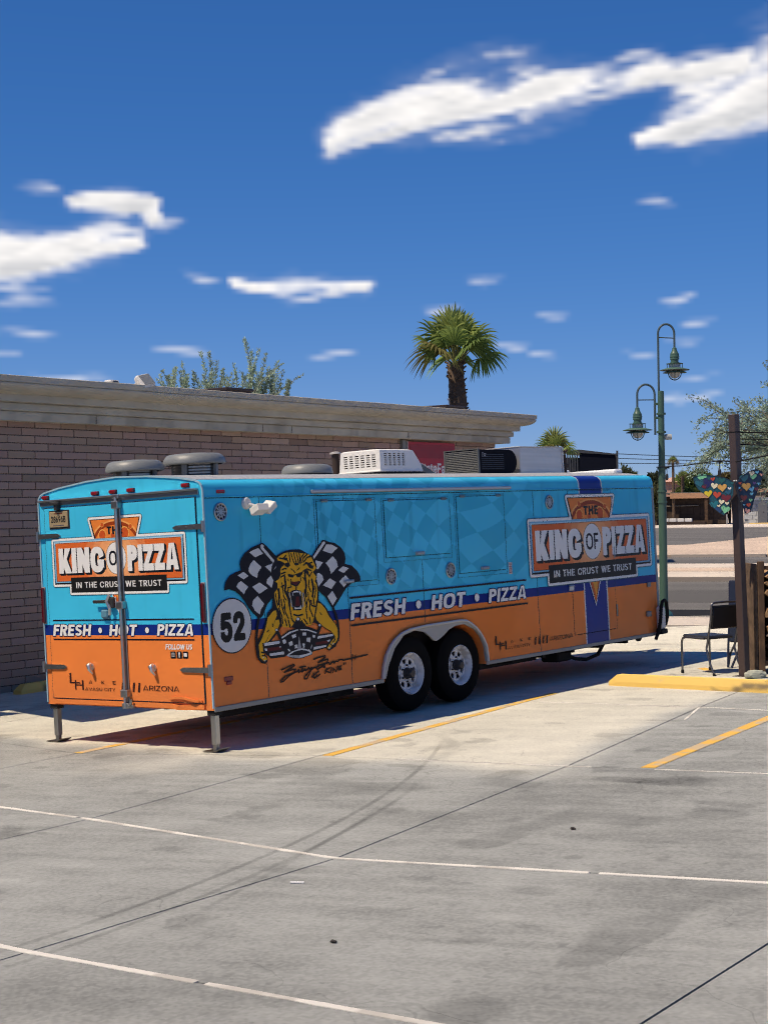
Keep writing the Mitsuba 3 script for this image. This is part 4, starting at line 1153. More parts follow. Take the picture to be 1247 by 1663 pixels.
def logo(mapper, of_word, arrow):
    """The pizza sign: main plate, THE plate, black plate, arrow. mapper places a shape given in the tail's metres."""
    main, trap = sg.box(-1.995, 1.126, -0.249, 1.533), sg.Polygon([(-1.470, 1.712), (-0.790, 1.712), (-0.855, 1.535), (-1.412, 1.535)])
    blk = sg.box(-1.765, 1.046, -0.484, 1.187)
    inner = sg.box(-1.961, 1.156, -0.285, 1.508)
    L = []
    white = shapely.union_all([main.buffer(0.021), trap.buffer(0.021), blk.buffer(0.020)])
    L.append((white.buffer(0.006), (0.05, 0.12, 0.16)))
    L.append((white, WHITE))
    L.append((main, lin(118, 172, 205)))
    L.append((sg.box(-1.995, 1.50, -0.249, 1.520), lin(178, 208, 225)))
    L.append((sg.Polygon([(-1.995, 1.126), (-0.249, 1.126), (-0.249, 1.533), (-0.262, 1.52), (-0.262, 1.141), (-1.98, 1.141)]), DARK))
    L.append((sg.Polygon([(-1.995, 1.126), (-1.985, 1.138), (-1.985, 1.515), (-1.995, 1.533)]), (0.02, 0.05, 0.12)))
    L.append((inner.buffer(0.004), (0.05, 0.03, 0.03)))
    L.append((inner, lin(214, 104, 50)))
    for r_, k in ((0.42, 0.25), (0.33, 0.5), (0.25, 0.75), (0.17, 1.0)):
        col = np.array(lin(214, 104, 50)) * (1 - k) + np.array(lin(240, 176, 120)) * k
        L.append((ellipse(-1.132, 1.345, r_, r_ * 0.9).intersection(inner), col))
    L.append((trap, DARK))
    tin = sg.Polygon([(-1.452, 1.705), (-0.806, 1.705), (-0.862, 1.538), (-1.396, 1.538)])
    L.append((tin, lin(226, 128, 58)))
    crust = ellipse(-1.13, 1.50, 0.30, 0.185).difference(ellipse(-1.13, 1.487, 0.275, 0.165)).intersection(tin)
    L.append((crust, lin(150, 62, 28)))
    L.append((ellipse(-1.13, 1.50, 0.325, 0.198).difference(ellipse(-1.13, 1.50, 0.30, 0.185)).intersection(tin), lin(238, 164, 92)))
    for a, b, r_ in ((-1.30, 1.565, 0.045), (-1.0, 1.575, 0.05), (-0.92, 1.63, 0.02), (-1.30, 1.66, 0.02), (-1.16, 1.555, 0.03)):
        L.append((ellipse(a, b, r_ * 1.18, r_ * 1.18, 20).intersection(tin), lin(240, 178, 90)))
        L.append((ellipse(a, b, r_, r_, 20).intersection(tin), lin(196, 84, 40)))
    L.append((fit(block('THE', 0.24, 0.12), -1.238, -1.028, 1.568, 1.641), DARK))
    for word, a, b in (('KING', -1.925, -1.296), ('PIZZA', -0.980, -0.326)):
        w = fit(block(word, 0.27, 0.05), a, b, 1.228, 1.462)
        sh_ = shapely.union_all([affinity.translate(w, 0.006 * k, -0.0042 * k) for k in range(1, 5)])
        L.append((sh_.buffer(0.004), DARK))
        L.append((w, WHITE))
    L.append((ellipse(-1.132, 1.351, 0.136, 0.148), (0.12, 0.05, 0.03)))
    L.append((ellipse(-1.132, 1.351, 0.131, 0.143), WHITE))
    L.append((fit(block('OF', 0.16, 0.10), -1.225, -1.042, 1.285, 1.418), DARK))
    L.append((blk, (0.014, 0.014, 0.015)))
    L.append((fit(block('IN THE CRUST WE TRUST', 0.16, 0.13, 0.9), -1.698, -0.556, 1.088, 1.143), (0.70, 0.70, 0.69)))
    out = [(mapper(g_), c_) for g_, c_ in L]
    for s_, c_ in ((1.28, WHITE), (1.12, DARK), (1.0, lin(206, 100, 44)), (0.6, lin(226, 160, 60))):
        a0, a1, tip, top = arrow
        mid = (a0 + a1) / 2
        g_ = sg.Polygon([(mid + (a0 - mid) * s_, top), (mid + (a1 - mid) * s_, top), ((a0 + a1) / 2 + (0.02 if s_ < 0.9 else 0), tip - (s_ - 1) * 0.16)])
        out.insert(0 if s_ > 1.2 else (1 if s_ > 1.1 else (2 if s_ > 0.9 else 3)), (g_, c_))
    return out


rear_print(f'{TR}__logo', logo(lambda g_: g_, 'OF', (-1.205, -1.048, 0.892, 1.05)))
kx, kz = (7.730 - 5.035) / (1.995 - 0.249), (1.483 - 0.893) / (1.533 - 1.126)
to_side = lambda g_: affinity.affine_transform(g_, [kx, 0, 0, kz, 5.035 + 1.995 * kx, 0.893 - 1.126 * kz])
side_print(f'{TR}__logo', logo(to_side, 'OF', (6.255, 6.500, 0.500, 0.805)))


def tagline(mapper_w, dots, lines, ht):
    L = [(along(l, 0.0055 if ht < 0.12 else 0.009), (0.02, 0.012, 0.02)) for l in lines]
    for word, a, b, z0, z1 in mapper_w:
        w = fit(block(word, 0.215, 0.085), a, b, z0, z1, 12)
        L.append((w.buffer(0.009 if ht > 0.12 else 0.007), (0.008, 0.016, 0.07)))
        L.append((w, WHITE))
    for a, b, r_ in dots:
        L.append((ellipse(a, b, r_ + 0.006, r_ + 0.006), (0.008, 0.016, 0.07)))
        L.append((ellipse(a, b, r_, r_), WHITE))
    return L


rear_print(f'{TR}__tagline', tagline([('FRESH', -2.062, -1.512, 0.646, 0.752), ('HOT', -1.278, -0.896, 0.647, 0.748), ('PIZZA', -0.648, -0.172, 0.648, 0.750)], [(-1.396, 0.696, 0.026), (-0.772, 0.697, 0.026)], [[(-2.053, 0.791), (-0.175, 0.793)], [(-2.057, 0.614), (-0.182, 0.613)]], 0.1))
side_print(f'{TR}__tagline', tagline([('FRESH', 1.865, 2.745, 0.636, 0.790), ('HOT', 3.150, 3.765, 0.637, 0.789), ('PIZZA', 4.172, 4.926, 0.641, 0.786)], [(2.944, 0.711, 0.042), (3.962, 0.713, 0.042)], [[(1.873, 0.846), (4.922, 0.845)], [(1.875, 0.583), (4.926, 0.586)]], 0.15))


def town(mp):
    """The town's wordmark in thin dark print."""
    c = (0.045, 0.016, 0.014)
    bars = [sg.box(-1.856, 0.206, -1.832, 0.300), sg.box(-1.856, 0.206, -1.712, 0.217), sg.box(-1.784, 0.147, -1.767, 0.236), sg.box(-1.684, 0.145, -1.664, 0.236), sg.box(-1.784, 0.186, -1.664, 0.196)]
    L = [(mp(b), c) for b in bars]
    for ch, a in (('A', -1.585), ('K', -1.415), ('E', -1.262)):
        L.append((mp(fit(block(ch, 0.13), a, a + 0.043, 0.205, 0.236)), c))
    L.append((mp(fit(block('AVASU CITY', 0.12, 0.12), -1.644, -1.232, 0.142, 0.171)), c))
    for a in (-1.150, -1.075, -1.002, -0.932):
        L.append((mp(sg.Polygon([(a, 0.143), (a + 0.024, 0.143), (a + 0.038, 0.226), (a + 0.014, 0.226)])), c))
    L.append((mp(fit(block('ARIZONA', 0.115, 0.13), -0.862, -0.402, 0.158, 0.204)), c))
    return L


rear_print(f'{TR}__town_wordmark', town(lambda g_: g_))
kx2 = (5.83 - 4.262) / (-0.402 + 1.856)
to_side2 = lambda g_: affinity.affine_transform(g_, [kx2, 0, 0, 1.02, 4.262 + 1.856 * kx2, 0.275 - 0.300 * 1.02 + 0.001])
side_print(f'{TR}__town_wordmark', town(to_side2))
L = [(fit(block('FOLLOW US', 0.2, 0.06), -0.548, -0.208, 0.526, 0.574, 8), WHITE)]
for x in (-0.455, -0.378, -0.301):
    L.append((sg.box(x - 0.024, 0.458, x + 0.024, 0.502).buffer(0.008), DARK))
sq = sg.box(-0.469, 0.466, -0.441, 0.494).buffer(0.004)
L.append((sq.difference(sq.buffer(-0.005)), (0.45, 0.45, 0.45)))
L.append((ellipse(-0.455, 0.480, 0.010, 0.010).difference(ellipse(-0.455, 0.480, 0.006, 0.006)), (0.45, 0.45, 0.45)))
L.append((fit(lettering('f', 0.06), -0.389, -0.367, 0.456, 0.506), WHITE))
L.append((sg.box(-0.317, 0.468, -0.285, 0.494).buffer(0.003), WHITE))
rear_print(f'{TR}__social_print', L)

# racing number
L = [(ellipse(0.262, 0.712, 0.248, 0.242, 56), (0.03, 0.03, 0.035)), (ellipse(0.262, 0.712, 0.238, 0.232, 56), (0.66, 0.65, 0.63)), (fit(lettering('52', 0.06), 0.115, 0.425, 0.572, 0.834), (0.012, 0.012, 0.012))]
side_print(f'{TR}__number_roundel', L)

LIONCOL = {'k': (0.010, 0.010, 0.016), 'w': (0.66, 0.66, 0.64), 'g': lin(228, 170, 32), 'r': (0.10, 0.012, 0.014), 's': (0.36, 0.36, 0.36), 'o': ORANGE}
LION = """
k 30 608,766 578,674 561,577 558,486 570,408 613,365 659,354
k 30 1621,775 1661,698 1681,622 1685,532 1671,466
k 0 648,1405 695,1419 726,1408 808,1344 880,1283 927,1231 906,953 801,925 720,862 659,771 628,751 587,762 532,801 479,856 434,915 381,970 320,1010 249,1029 185,1027 206,1093 257,1146 340,1175 410,1188 395,1246 417,1290 474,1341 568,1385
k 0 1521,1416 1562,1408 1611,1392 1694,1379 1784,1332 1832,1279 1842,1223 1828,1175 1932,1151 2013,1092 2048,1040 2045,1000 1918,989 1828,943 1757,880 1686,812 1636,773 1599,782 1532,871 1428,944 1397,1005 1396,1220 1364,1269 1443,1350
w 0 523,1341 583,1362 646,1375 703,1321 645,1308 598,1293
w 0 576,1272 671,1203 621,1154 609,1109 549,1133 510,1163 502,1195 532,1239
w 0 717,1207 820,1229 805,1142
w 0 787,1122 821,1074 791,1010 725,1057 738,1090
w 0 437,1173 500,1134 436,1106 360,1146
w 0 402,1094 490,1036 449,1005 430,975 338,1046 361,1078
w 0 637,1068 740,1010 626,966 539,1034
w 0 601,951 683,874 633,822 618,782 558,822 525,870 541,914
w 0 673,1398 694,1407 717,1394 713,1374 848,1252 833,1230 675,1370
w 0 1573,1371 1646,1365 1735,1332 1640,1280 1517,1313
w 0 1656,1257 1704,1217 1725,1156 1620,1090 1597,1150 1549,1195
w 0 1406,1229 1512,1206 1435,1143 1399,1148
w 0 1405,1106 1451,1110 1494,1083 1508,1041 1427,980 1386,1042
w 0 1794,1154 1884,1132 1802,1088 1725,1119
w 0 1827,1068 1887,1019 1796,954 1730,1013
w 0 1595,1051 1685,1009 1613,950 1494,990
w 0 1625,932 1684,855 1619,793 1550,882
w 0 1534,1403 1558,1393 1550,1375 1391,1244 1374,1263
k 0 847,1271 893,1303 953,1322 1013,1337 1079,1342 1146,1341 1198,1339 1250,1318 1293,1299 1360,1272 1399,1230 1418,1188 1419,1148 1423,1117 1408,1052 1426,996 1432,920 1422,854 1448,838 1514,792 1542,755 1433,742 782,790 798,911 818,983 822,1042 821,1071 795,1112 796,1161 806,1204 838,1242
k 0 803,890 791,834 721,789 691,707 638,620 581,551 559,465 579,393 628,353 679,352 693,375 650,442 655,505 745,533 856,616 880,656 1113,620 1346,655 1400,629 1465,602 1574,548 1611,516 1567,460 1496,422 1504,388 1537,374 1631,406 1676,458 1693,568 1659,608 1585,688 1535,766 1461,827 1395,850
g 0 880,1269 914,1291 974,1313 1040,1318 1107,1321 1181,1308 1263,1299 1323,1286 1362,1247 1372,1226 1395,1184 1412,1158 1388,1139 1363,1120 1406,1078 1396,1053 1383,1039 1407,1002 1414,946 1400,866 1366,813 1312,770 1059,789 869,802 843,840 825,910 820,959 847,982 866,1000 870,1049 838,1063 891,1082 923,1124 912,1159 943,1197 973,1206 953,1226 893,1251
g 0 797,802 834,807 842,759 811,712 763,630 684,545 652,513 663,476 644,429 686,376 644,364 592,402 584,519 623,558 681,651 720,747
g 0 822,718 864,720 874,685 847,638 780,586 714,535 680,530 751,617
g 0 1405,834 1449,824 1512,768 1563,690 1648,609 1670,570 1670,496 1649,453 1587,425 1538,389 1506,406 1567,460 1617,515 1575,556 1466,609 1381,675 1365,720 1389,769
g 0 843,930 834,881 872,821 897,734 906,644 985,637 1028,641 1098,702 1182,676 1234,634 1300,636 1337,678 1381,814 1399,894
o 0 878,628 901,655 942,637 896,584
o 0 1345,637 1388,615 1375,594 1267,629
k 14 1110,1313 1119,1273 1137,1227
k 14 1144,1314 1159,1266 1167,1221
k 14 1184,1302 1192,1260 1183,1220
k 14 1076,1305 1088,1264 1107,1224
k 14 1248,1295 1207,1259 1196,1209
k 14 1292,1288 1237,1258 1219,1218
k 14 1047,1311 1052,1271 1056,1231
k 14 1337,1268 1290,1260 1242,1222
k 14 1002,1293 971,1270 1014,1263
k 14 912,1272 956,1266 1020,1248 1046,1202
k 14 1355,1212 1316,1204 1271,1206 1232,1193
k 14 1375,1175 1336,1167
k 14 1348,1121 1307,1083
k 14 1265,1136 1300,1094
k 14 1250,1127 1257,1076 1260,1016 1252,966
k 14 969,1102 982,1042 964,994 982,943
k 14 866,1000 888,950 876,891 886,832
k 14 922,1011 959,1024
k 14 931,1045 941,976 944,926 978,884
k 14 837,953 847,893 858,844
k 14 1341,1036 1352,980 1340,920 1351,869
k 14 1304,1053 1292,994 1318,942
k 14 1384,998 1388,948 1368,888
k 14 1280,934 1283,874 1309,827
k 14 1249,926 1229,868 1254,806
k 14 1237,967 1217,903
k 14 998,952 1022,891 1017,822
k 14 1015,991 998,962 1033,940
k 14 1228,1138 1282,1155 1334,1137
k 14 940,1163 978,1176 1000,1170
k 14 931,1129 983,1141
k 14 921,1100 974,1117
k 14 942,897 953,847 935,814
k 14 1320,861 1323,811 1376,802
k 26 1250,1127 1251,1066 1259,1006 1247,946 1251,906
k 26 972,1097 979,1023 966,974 1008,897 1018,832
k 26 1342,1051 1359,970 1340,900
k 26 883,989 886,925 874,862
k 0 974,1220 1034,1227 1046,1192 1015,1181 980,1200
k 0 1106,1214 1137,1222 1181,1210 1165,1196 1124,1193
k 0 1232,1198 1272,1221 1317,1211 1360,1181 1373,1150 1313,1163 1286,1200
k 0 1236,1142 1289,1145 1302,1124 1314,1083 1278,1105
k 0 1364,1128 1422,1138 1416,1108 1378,1112
k 0 1014,1124 1099,1112 1136,1118 1228,1136 1212,1109 1186,1090 1141,1082 1128,1107 1098,1104 1082,1085 1020,1098
k 12 1066,1166 1094,1150 1115,1129
k 12 1178,1170 1146,1152
k 12 1007,1075 1020,1060
k 12 1223,1078 1251,1046
k 12 1051,1073 1053,1003 1001,997
k 12 1186,1080 1191,1050
r 0 1056,1054 1108,1046 1166,1052 1173,1038 1134,1013 1121,1000 1106,1015 1064,1033
r 0 823,1149 868,1167 885,1146 849,1109
k 16 1119,1007 1117,972
k 16 1057,1050 1052,1033 1102,1013
k 16 1174,1041 1135,1011
k 0 1034,955 1058,969 1118,974 1176,961 1194,945 1191,885 1191,810 1170,781 1059,789 1054,830 1042,910
s 16 1026,946 1034,896 1050,825
s 16 1208,934 1207,869 1202,814
r 0 1113,910 1150,910 1162,822 1091,825
w 0 1061,958 1071,950 1077,912 1064,928
w 0 1078,963 1150,962 1154,943 1116,950 1085,943
w 0 1161,958 1183,948 1174,911 1161,932
w 0 1078,832 1090,811 1153,808 1177,831 1180,794 1082,797
k 0 842,1246 918,1248 978,1225 973,1206 932,1188 911,1145 887,1087 836,1074 799,1112 799,1160 807,1204
s 0 832,1173 860,1199 871,1201 851,1177
k 0 631,527 881,535 947,422 933,377 733,379 699,410 640,450
k 0 1348,537 1596,536 1633,499 1567,456 1494,404 1303,389 1321,482
w 0 653,521 677,526 858,528 860,503 657,497
w 0 716,426 907,427 913,400 724,403
w 0 658,477 688,476 692,453 664,452
w 0 1375,525 1601,528 1607,509 1376,500
w 0 1317,430 1502,433 1495,416 1310,405
w 0 850,477 879,478 865,458 844,467
w 0 1512,476 1563,479 1544,462 1510,458
r 0 694,477 850,477 885,449 699,445
r 0 1345,469 1511,474 1532,448 1346,447
k 0 809,623 831,639 852,626 884,563 982,604 1113,627 1108,696 1125,710 1149,693 1160,635 1244,628 1387,579 1408,617 1428,630 1443,604 1373,507 1319,424 1292,364 1156,343 1038,348 939,383 924,424 870,522
w 0 883,556 993,597 1112,612 1117,601 1002,582 895,544
w 0 1145,610 1242,602 1372,562 1366,551 1242,589 1146,599
w 0 892,530 935,537 950,504 910,493
w 0 1022,564 1079,572 1087,542 1036,534
w 0 974,502 1023,512 1039,478 993,466
w 0 1175,577 1224,574 1224,545 1172,548
w 0 1231,526 1282,518 1273,477 1223,489
w 0 1313,545 1350,536 1340,512 1311,519
w 0 1053,472 1093,473 1095,444 1061,438
w 0 1165,478 1200,474 1191,435 1169,439
w 0 959,446 986,443 995,421 973,419
s 0 1124,550 1134,498 1152,423 1094,428 1114,500
s 0 1270,421 1292,455 1302,451 1285,416
w 0 941,388 1011,416 1098,429 1163,431 1260,411 1291,382 1284,367 1157,350 1113,347 1038,359 949,380
k 0 971,386 1053,412 1141,420 1227,403 1269,384 1203,375 1094,373
s 0 965,383 1093,371 1124,369 1118,350 1039,361
k 0 856,624 852,616 842,610 829,609 817,612 808,620 805,628 809,636 819,642 832,643 844,640 853,633
w 0 842,627 840,622 834,619 827,618 819,620 814,624 812,630 815,635 821,638 828,639 836,637 841,632
k 0 1157,699 1152,689 1139,682 1123,680 1107,684 1096,693 1092,704 1098,715 1110,722 1126,723 1142,719 1154,710
w 0 1142,702 1139,696 1131,691 1120,690 1110,693 1103,699 1101,706 1104,712 1112,717 1123,718 1133,715 1140,710
k 0 1448,619 1444,611 1434,605 1420,604 1407,607 1398,615 1395,624 1399,632 1410,638 1423,639 1436,636 1446,628
w 0 1435,623 1432,618 1426,614 1418,613 1410,616 1404,620 1402,625 1405,630 1411,634 1419,634 1427,632 1433,628
w 0 642,373 658,377 665,367 649,362
w 0 626,402 644,406 646,395 633,391
w 0 1551,432 1566,442 1576,426 1562,422
w 0 1586,436 1600,446 1608,431 1596,428
w 0 1528,404 1540,411 1548,395 1534,392
k 12 622,417 663,410
k 12 614,446 650,442
k 12 1606,516 1625,470 1589,451
k 12 1554,439 1586,414
k 12 777,686 781,664
k 12 1436,736 1452,717
k 12 700,621 721,634
k 16 872,821 908,747 914,682
k 16 950,873 954,786 991,719
k 16 1026,896 1016,825 1035,730
k 16 909,897 915,832 941,759
k 16 1264,873 1240,780 1250,699
k 16 1307,863 1290,791 1329,715
k 16 1352,875 1358,801
k 16 1069,749 1122,734 1188,740
k 16 1034,716 1073,670
k 16 1206,695 1246,649
k 16 948,715 965,657
k 16 990,705 1007,646
k 16 1172,684 1181,654
k 16 1284,704 1290,652
"""
SIGNATURE = """
865,264 939,279 1034,297 1044,287 1007,272 902,237
902,237 994,250 1057,252 1037,223 955,197 885,159 845,156 852,170 910,202 1072,227
1072,227 1102,243 1094,217 1129,225 1149,250 1140,216 1170,228 1189,242 1187,223 1223,234 1236,249 1240,229 1282,244
1282,244 1243,190 1204,148 1175,147 1171,167 1220,200 1305,238 1377,246
1109,262 1196,264
1312,316 1383,327 1474,334 1478,322 1429,299 1368,278
1368,278 1452,293 1513,299 1498,265 1412,235 1357,217 1340,234 1378,254 1522,267
1522,267 1533,246 1570,264 1595,271 1588,252 1631,268 1655,262 1669,276 1718,275 1729,266 1754,268 2095,285
1872,304 1862,253
1916,296 1905,257
1275,156 1324,182 1373,200
1301,188 1293,154 1315,140 1347,168 1340,149 1389,171
1488,215 1460,171
1530,215 1468,194 1527,172
1557,216 1538,167
1569,168 1584,206 1618,171 1646,219
1701,218 1663,209 1655,182 1698,186 1693,198 1668,197
1739,237 1732,226
1764,240 1758,228
1450,237 1443,227
1465,239 1459,228
"""
L = []
for row_ in LION.strip().split('\n'):
    c_, w_, rest_ = row_.split(' ', 2)
    p_ = [tuple(float(q) / 1000 for q in t.split(',')) for t in rest_.split()]
    if int(w_):
        L.append((sg.LineString(p_).buffer(float(w_) / 2000, join_style=1), LIONCOL[c_]))
    else:
        L.append((sg.Polygon(p_).buffer(0), LIONCOL[c_]))
side_print(f'{TR}__lion_emblem', L)
L = []
for row_ in SIGNATURE.strip().split('\n'):
    p_ = [tuple(float(q) / 1000 for q in t.split(',')) for t in row_.split()]
    L.append((sg.LineString(p_).buffer(0.0065), (0.02, 0.008, 0.01)))
side_print(f'{TR}__signature', L)

# ================================================================ street lamp
GREEN = (0.055, 0.115, 0.085)
LP = np.array([-4.15, 15.67, 0.0])
LX = np.array([0.75, 0.66, 0.0])        # the arms reach along this line
LX /= np.linalg.norm(LX)
LY = np.array([-LX[1], LX[0], 0])
LB, LT = zlot(LP[0], LP[1]), 3.76
tag('street_lamp', 'green street lamp with two shepherd crook arms and caged lanterns', 'street lamp')


def lampp(m):
    return onto(m, LP, LX, LY, Z)


put('street_lamp__pole', lampp(lathe([(0.085, LB + 0.12), (0.075, LB + 0.3), (0.072, 1.2), (0.070, 1.95), (0.064, 2.0), (0.064, 2.4), (0.058, 2.45), (0.056, LT - 0.02), (0.052, LT), (0, LT + 0.01)], 24)), 'satin', color=GREEN, smooth=40)
for z in (1.75, 1.95, 2.36, 3.02, 3.35):
    put('street_lamp__collar', lampp(lathe([(0.05, z - 0.02), (0.084, z - 0.018), (0.084, z + 0.018), (0.05, z + 0.02)], 24)), 'satin', color=GREEN, smooth=40)
put('street_lamp__base', lampp(lathe([(0.16, LB - 0.02), (0.16, LB + 0.04), (0.14, LB + 0.09), (0.10, LB + 0.13), (0.07, LB + 0.16)], 24)), 'satin', color=(0.06, 0.16, 0.135), smooth=30)


def crook(x0, x1, zfoot, zspring, zdrop):
    r_ = (x1 - x0) / 2
    p = [(x0, 0, zfoot), (x0, 0, (zfoot + zspring) / 2), (x0, 0, zspring)]
    p += [(x0 + r_ - r_ * math.cos(t), 0, zspring + abs(r_) * 1.15 * math.sin(t)) for t in np.linspace(0, math.pi, 15)[1:-1]]
    return p + [(x1, 0, zspring), (x1, 0, zdrop)]


def lantern(x, ztop):
    z = lambda h: ztop - h
    l = put('street_lamp__lantern', lampp(lathe([(0.016, z(-0.02)), (0.040, z(0.0)), (0.042, z(0.03)), (0.066, z(0.085)), (0.078, z(0.10)), (0.080, z(0.145)), (0.086, z(0.150)), (0.086, z(0.165)), (0.078, z(0.17)), (0.082, z(0.19)), (0.082, z(0.205)), (0.070, z(0.21)), (0.070, z(0.255)), (0.084, z(0.258)), (0.084, z(0.275)), (0.0, z(0.276))], 24, at=(x, 0, 0))), 'satin', color=GREEN, smooth=35)
    ring = lathe([(0.125, z(0.275)), (0.150, z(0.277)), (0.150, z(0.285)), (0.06, z(0.29))], 28, at=(x, 0, 0))
    struts = [tube([(x + 0.138 * math.cos(a), 0.138 * math.sin(a), z(0.28)), (x + 0.138 * math.cos(a), 0.138 * math.sin(a), z(0.37))], 0.007, 6) for a in np.arange(6) * math.pi / 3]
    put(l + '__gallery', lampp(cat([ring] + struts)), 'satin', color=GREEN)
    put(l + '__shade', lampp(lathe([(0.07, z(0.352)), (0.16, z(0.362)), (0.265, z(0.392)), (0.267, z(0.400)), (0.16, z(0.374)), (0.07, z(0.366)), (0.07, z(0.352))], 40, at=(x, 0, 0))), 'satin', color=(0.075, 0.14, 0.105), smooth=30)
    put(l + '__shade', lampp(lathe([(0.08, z(0.405)), (0.15, z(0.415)), (0.212, z(0.440)), (0.214, z(0.447)), (0.15, z(0.425)), (0.08, z(0.42)), (0.08, z(0.405))], 40, at=(x, 0, 0))), 'satin', color=(0.075, 0.14, 0.105), smooth=30)
    put(l + '__globe', lampp(lathe([(0.0, z(0.548)), (0.04, z(0.542)), (0.075, z(0.52)), (0.094, z(0.48)), (0.100, z(0.43)), (0.098, z(0.38)), (0.09, z(0.28))], 28, at=(x, 0, 0))), 'gloss', color=(0.42, 0.44, 0.42), smooth=True)
    cage = []
    for k in range(3):
        a = k * math.pi / 3 + 0.3
        arc = [(x + 0.135 * math.cos(t) * math.cos(a), 0.135 * math.cos(t) * math.sin(a), z(0.44) - 0.135 * math.sin(t)) for t in np.linspace(0, math.pi, 15)]
        cage.append(tube(arc, 0.0075, 6))
    cage.append(lathe([(0.128, z(0.45)), (0.142, z(0.45)), (0.142, z(0.435)), (0.128, z(0.435)), (0.128, z(0.45))], 28, at=(x, 0, 0)))
    cage.append(lathe([(0.0, z(0.588)), (0.02, z(0.585)), (0.028, z(0.57)), (0.0, z(0.565))], 12, at=(x, 0, 0)))
    put(l + '__cage', lampp(cat(cage)), 'satin', color=(0.05, 0.085, 0.07))


put('street_lamp__arm', lampp(cat([tube(crook(-0.035, 0.262, LT - 0.05, 4.80, 4.55), 0.020, 12), tube([(-0.035, 0, 4.735), (0.262, 0, 4.715)], 0.010, 8)])), 'satin', color=(0.055, 0.09, 0.10), smooth=40)
put('street_lamp__arm', lampp(cat([tube(crook(-0.112, -0.432, 2.97, 3.70, 3.47), 0.020, 12), tube([(-0.112, 0, 3.605), (-0.432, 0, 3.605)], 0.010, 8)])), 'satin', color=(0.055, 0.09, 0.10), smooth=40)
put('street_lamp__arm__clamp', lampp(cat([box(-0.12, -0.03, -0.02, 0.02, z - 0.022, z + 0.022, 0.006) for z in (3.53, 3.28)])), 'satin', color=GREEN)
lantern(0.262, 4.535)
lantern(-0.432, 3.455)
put('street_lamp__photocell', lampp(cat([lathe([(0.0, -0.06), (0.052, -0.06), (0.052, 0.05), (0.0, 0.055)], 16).apply_transform(trimesh.transformations.rotation_matrix(math.pi / 2, [0, 1, 0])).apply_translation((0.13, 0, 2.93)), box(0.05, 0.10, -0.02, 0.02, 2.91, 2.95)])), 'satin', color=(0.40, 0.42, 0.40), smooth=35)

# ================================================================ brown post, its wires and the butterfly
RT, FW = np.array([0.782, 0.623, 0.0]), np.array([-0.623, 0.782, 0.0])     # towards the frontage, and away from it
P0, P1 = lotp(1.775, 6.56, -0.01), np.array([1.715, 6.51, 2.70])
tag('steel_post', 'tall square brown steel post behind the wheel stop, carrying the butterfly', 'post')
pa, pb = RT * 0.76 + FW * 0.65, -RT * 0.65 + FW * 0.76
ez = (P1 - P0)
H = float(np.linalg.norm(ez))
ez = ez / H
pa = pa - ez * (pa @ ez)
pa /= np.linalg.norm(pa)
pb = np.cross(ez, pa)


def postp(m):
    return onto(m, P0, pa, pb, ez)


put('steel_post__tube', postp(rot(box(-0.046, 0.046, -0.046, 0.046, 0, H, 0.005), 0, Z)), 'satin', color=(0.062, 0.043, 0.040))
put('steel_post__cap', postp(box(-0.048, 0.048, -0.048, 0.048, H - 0.002, H + 0.006, 0.003)), 'satin', color=(0.16, 0.12, 0.09))
put('steel_post__base_plate', postp(box(-0.10, 0.10, -0.10, 0.10, -0.005, 0.012, 0.003)), 'satin', color=(0.035, 0.025, 0.023))
put('steel_post__strap', postp(cat([box(-0.050, 0.050, -0.050, 0.050, H - 0.20, H - 0.187, 0.002)])), 'matte', color=(0.01, 0.01, 0.01))
put('steel_post__hook', postp(cat([tube([(0.06, -0.02, H - 0.46), (0.075, -0.03, H - 0.5), (0.06, -0.02, H - 0.54)], 0.008, 6), box(0.044, 0.07, -0.03, 0.01, H - 0.56, H - 0.42, 0.006)])), 'satin', color=(0.02, 0.02, 0.02))


def wire(key, pts, r_, sag=0.0, **k):
    out = []
    for a, b in zip(pts[:-1], pts[1:]):
        a, b = np.array(a, float), np.array(b, float)
        for t in np.linspace(0, 1, 13)[:-1]:
            out.append(a + (b - a) * t - np.array([0, 0, sag * 4 * t * (1 - t)]))
    out.append(np.array(pts[-1], float))
    put(key, tube(out, r_, 6), 'matte', color=(0.012, 0.012, 0.013), smooth=True, **k)


pt = lambda h: P0 + ez * h
for h, dz, r_, w_ in ((H - 0.194, -0.02, 0.007, 'topmost'), (H - 0.27, -0.01, 0.006, 'middle'), (H - 0.33, -0.06, 0.007, 'lowest')):
    wire('patio_cable', [pt(h) + pa * 0.05, pt(h) + RT * 3.2 + np.array([0, 0, dz])], r_, 0.02, label=w_ + ' of the three black cables strung from the head of the brown post', category='cable', group='cables at the head of the brown post')
tag('string_light', 'black festoon cable with hanging lamps strung from lamp pole to brown post', 'string light')
SL = [(-4.21, 15.58, 2.385), (-2.70, 13.70, 2.345), (-1.33, 12.28, 2.365), (1.73, 6.50, 2.175), (2.9, 5.1, 2.21)]
wire('string_light__cable', SL[:4], 0.009, 0.0)
wire('string_light__cable', SL[3:], 0.008, 0.0)
for q in ((-3.56, 14.76, 2.365), (-1.33, 12.28, 2.365)):
    q = np.array(q)
    put('string_light__socket', cat([lathe([(0.0, -0.03), (0.045, -0.03), (0.045, 0.005), (0.0, 0.01)], 12, at=q), tube([q, q - [0, 0, 0.13]], 0.006, 6)]), 'matte', color=BLACK)
    put('string_light__bulb', lathe([(0.0, -0.235), (0.018, -0.232), (0.026, -0.205), (0.026, -0.16), (0.016, -0.125), (0.0, -0.12)], 12, at=q), 'satin', color=(0.02, 0.02, 0.022), smooth=True)
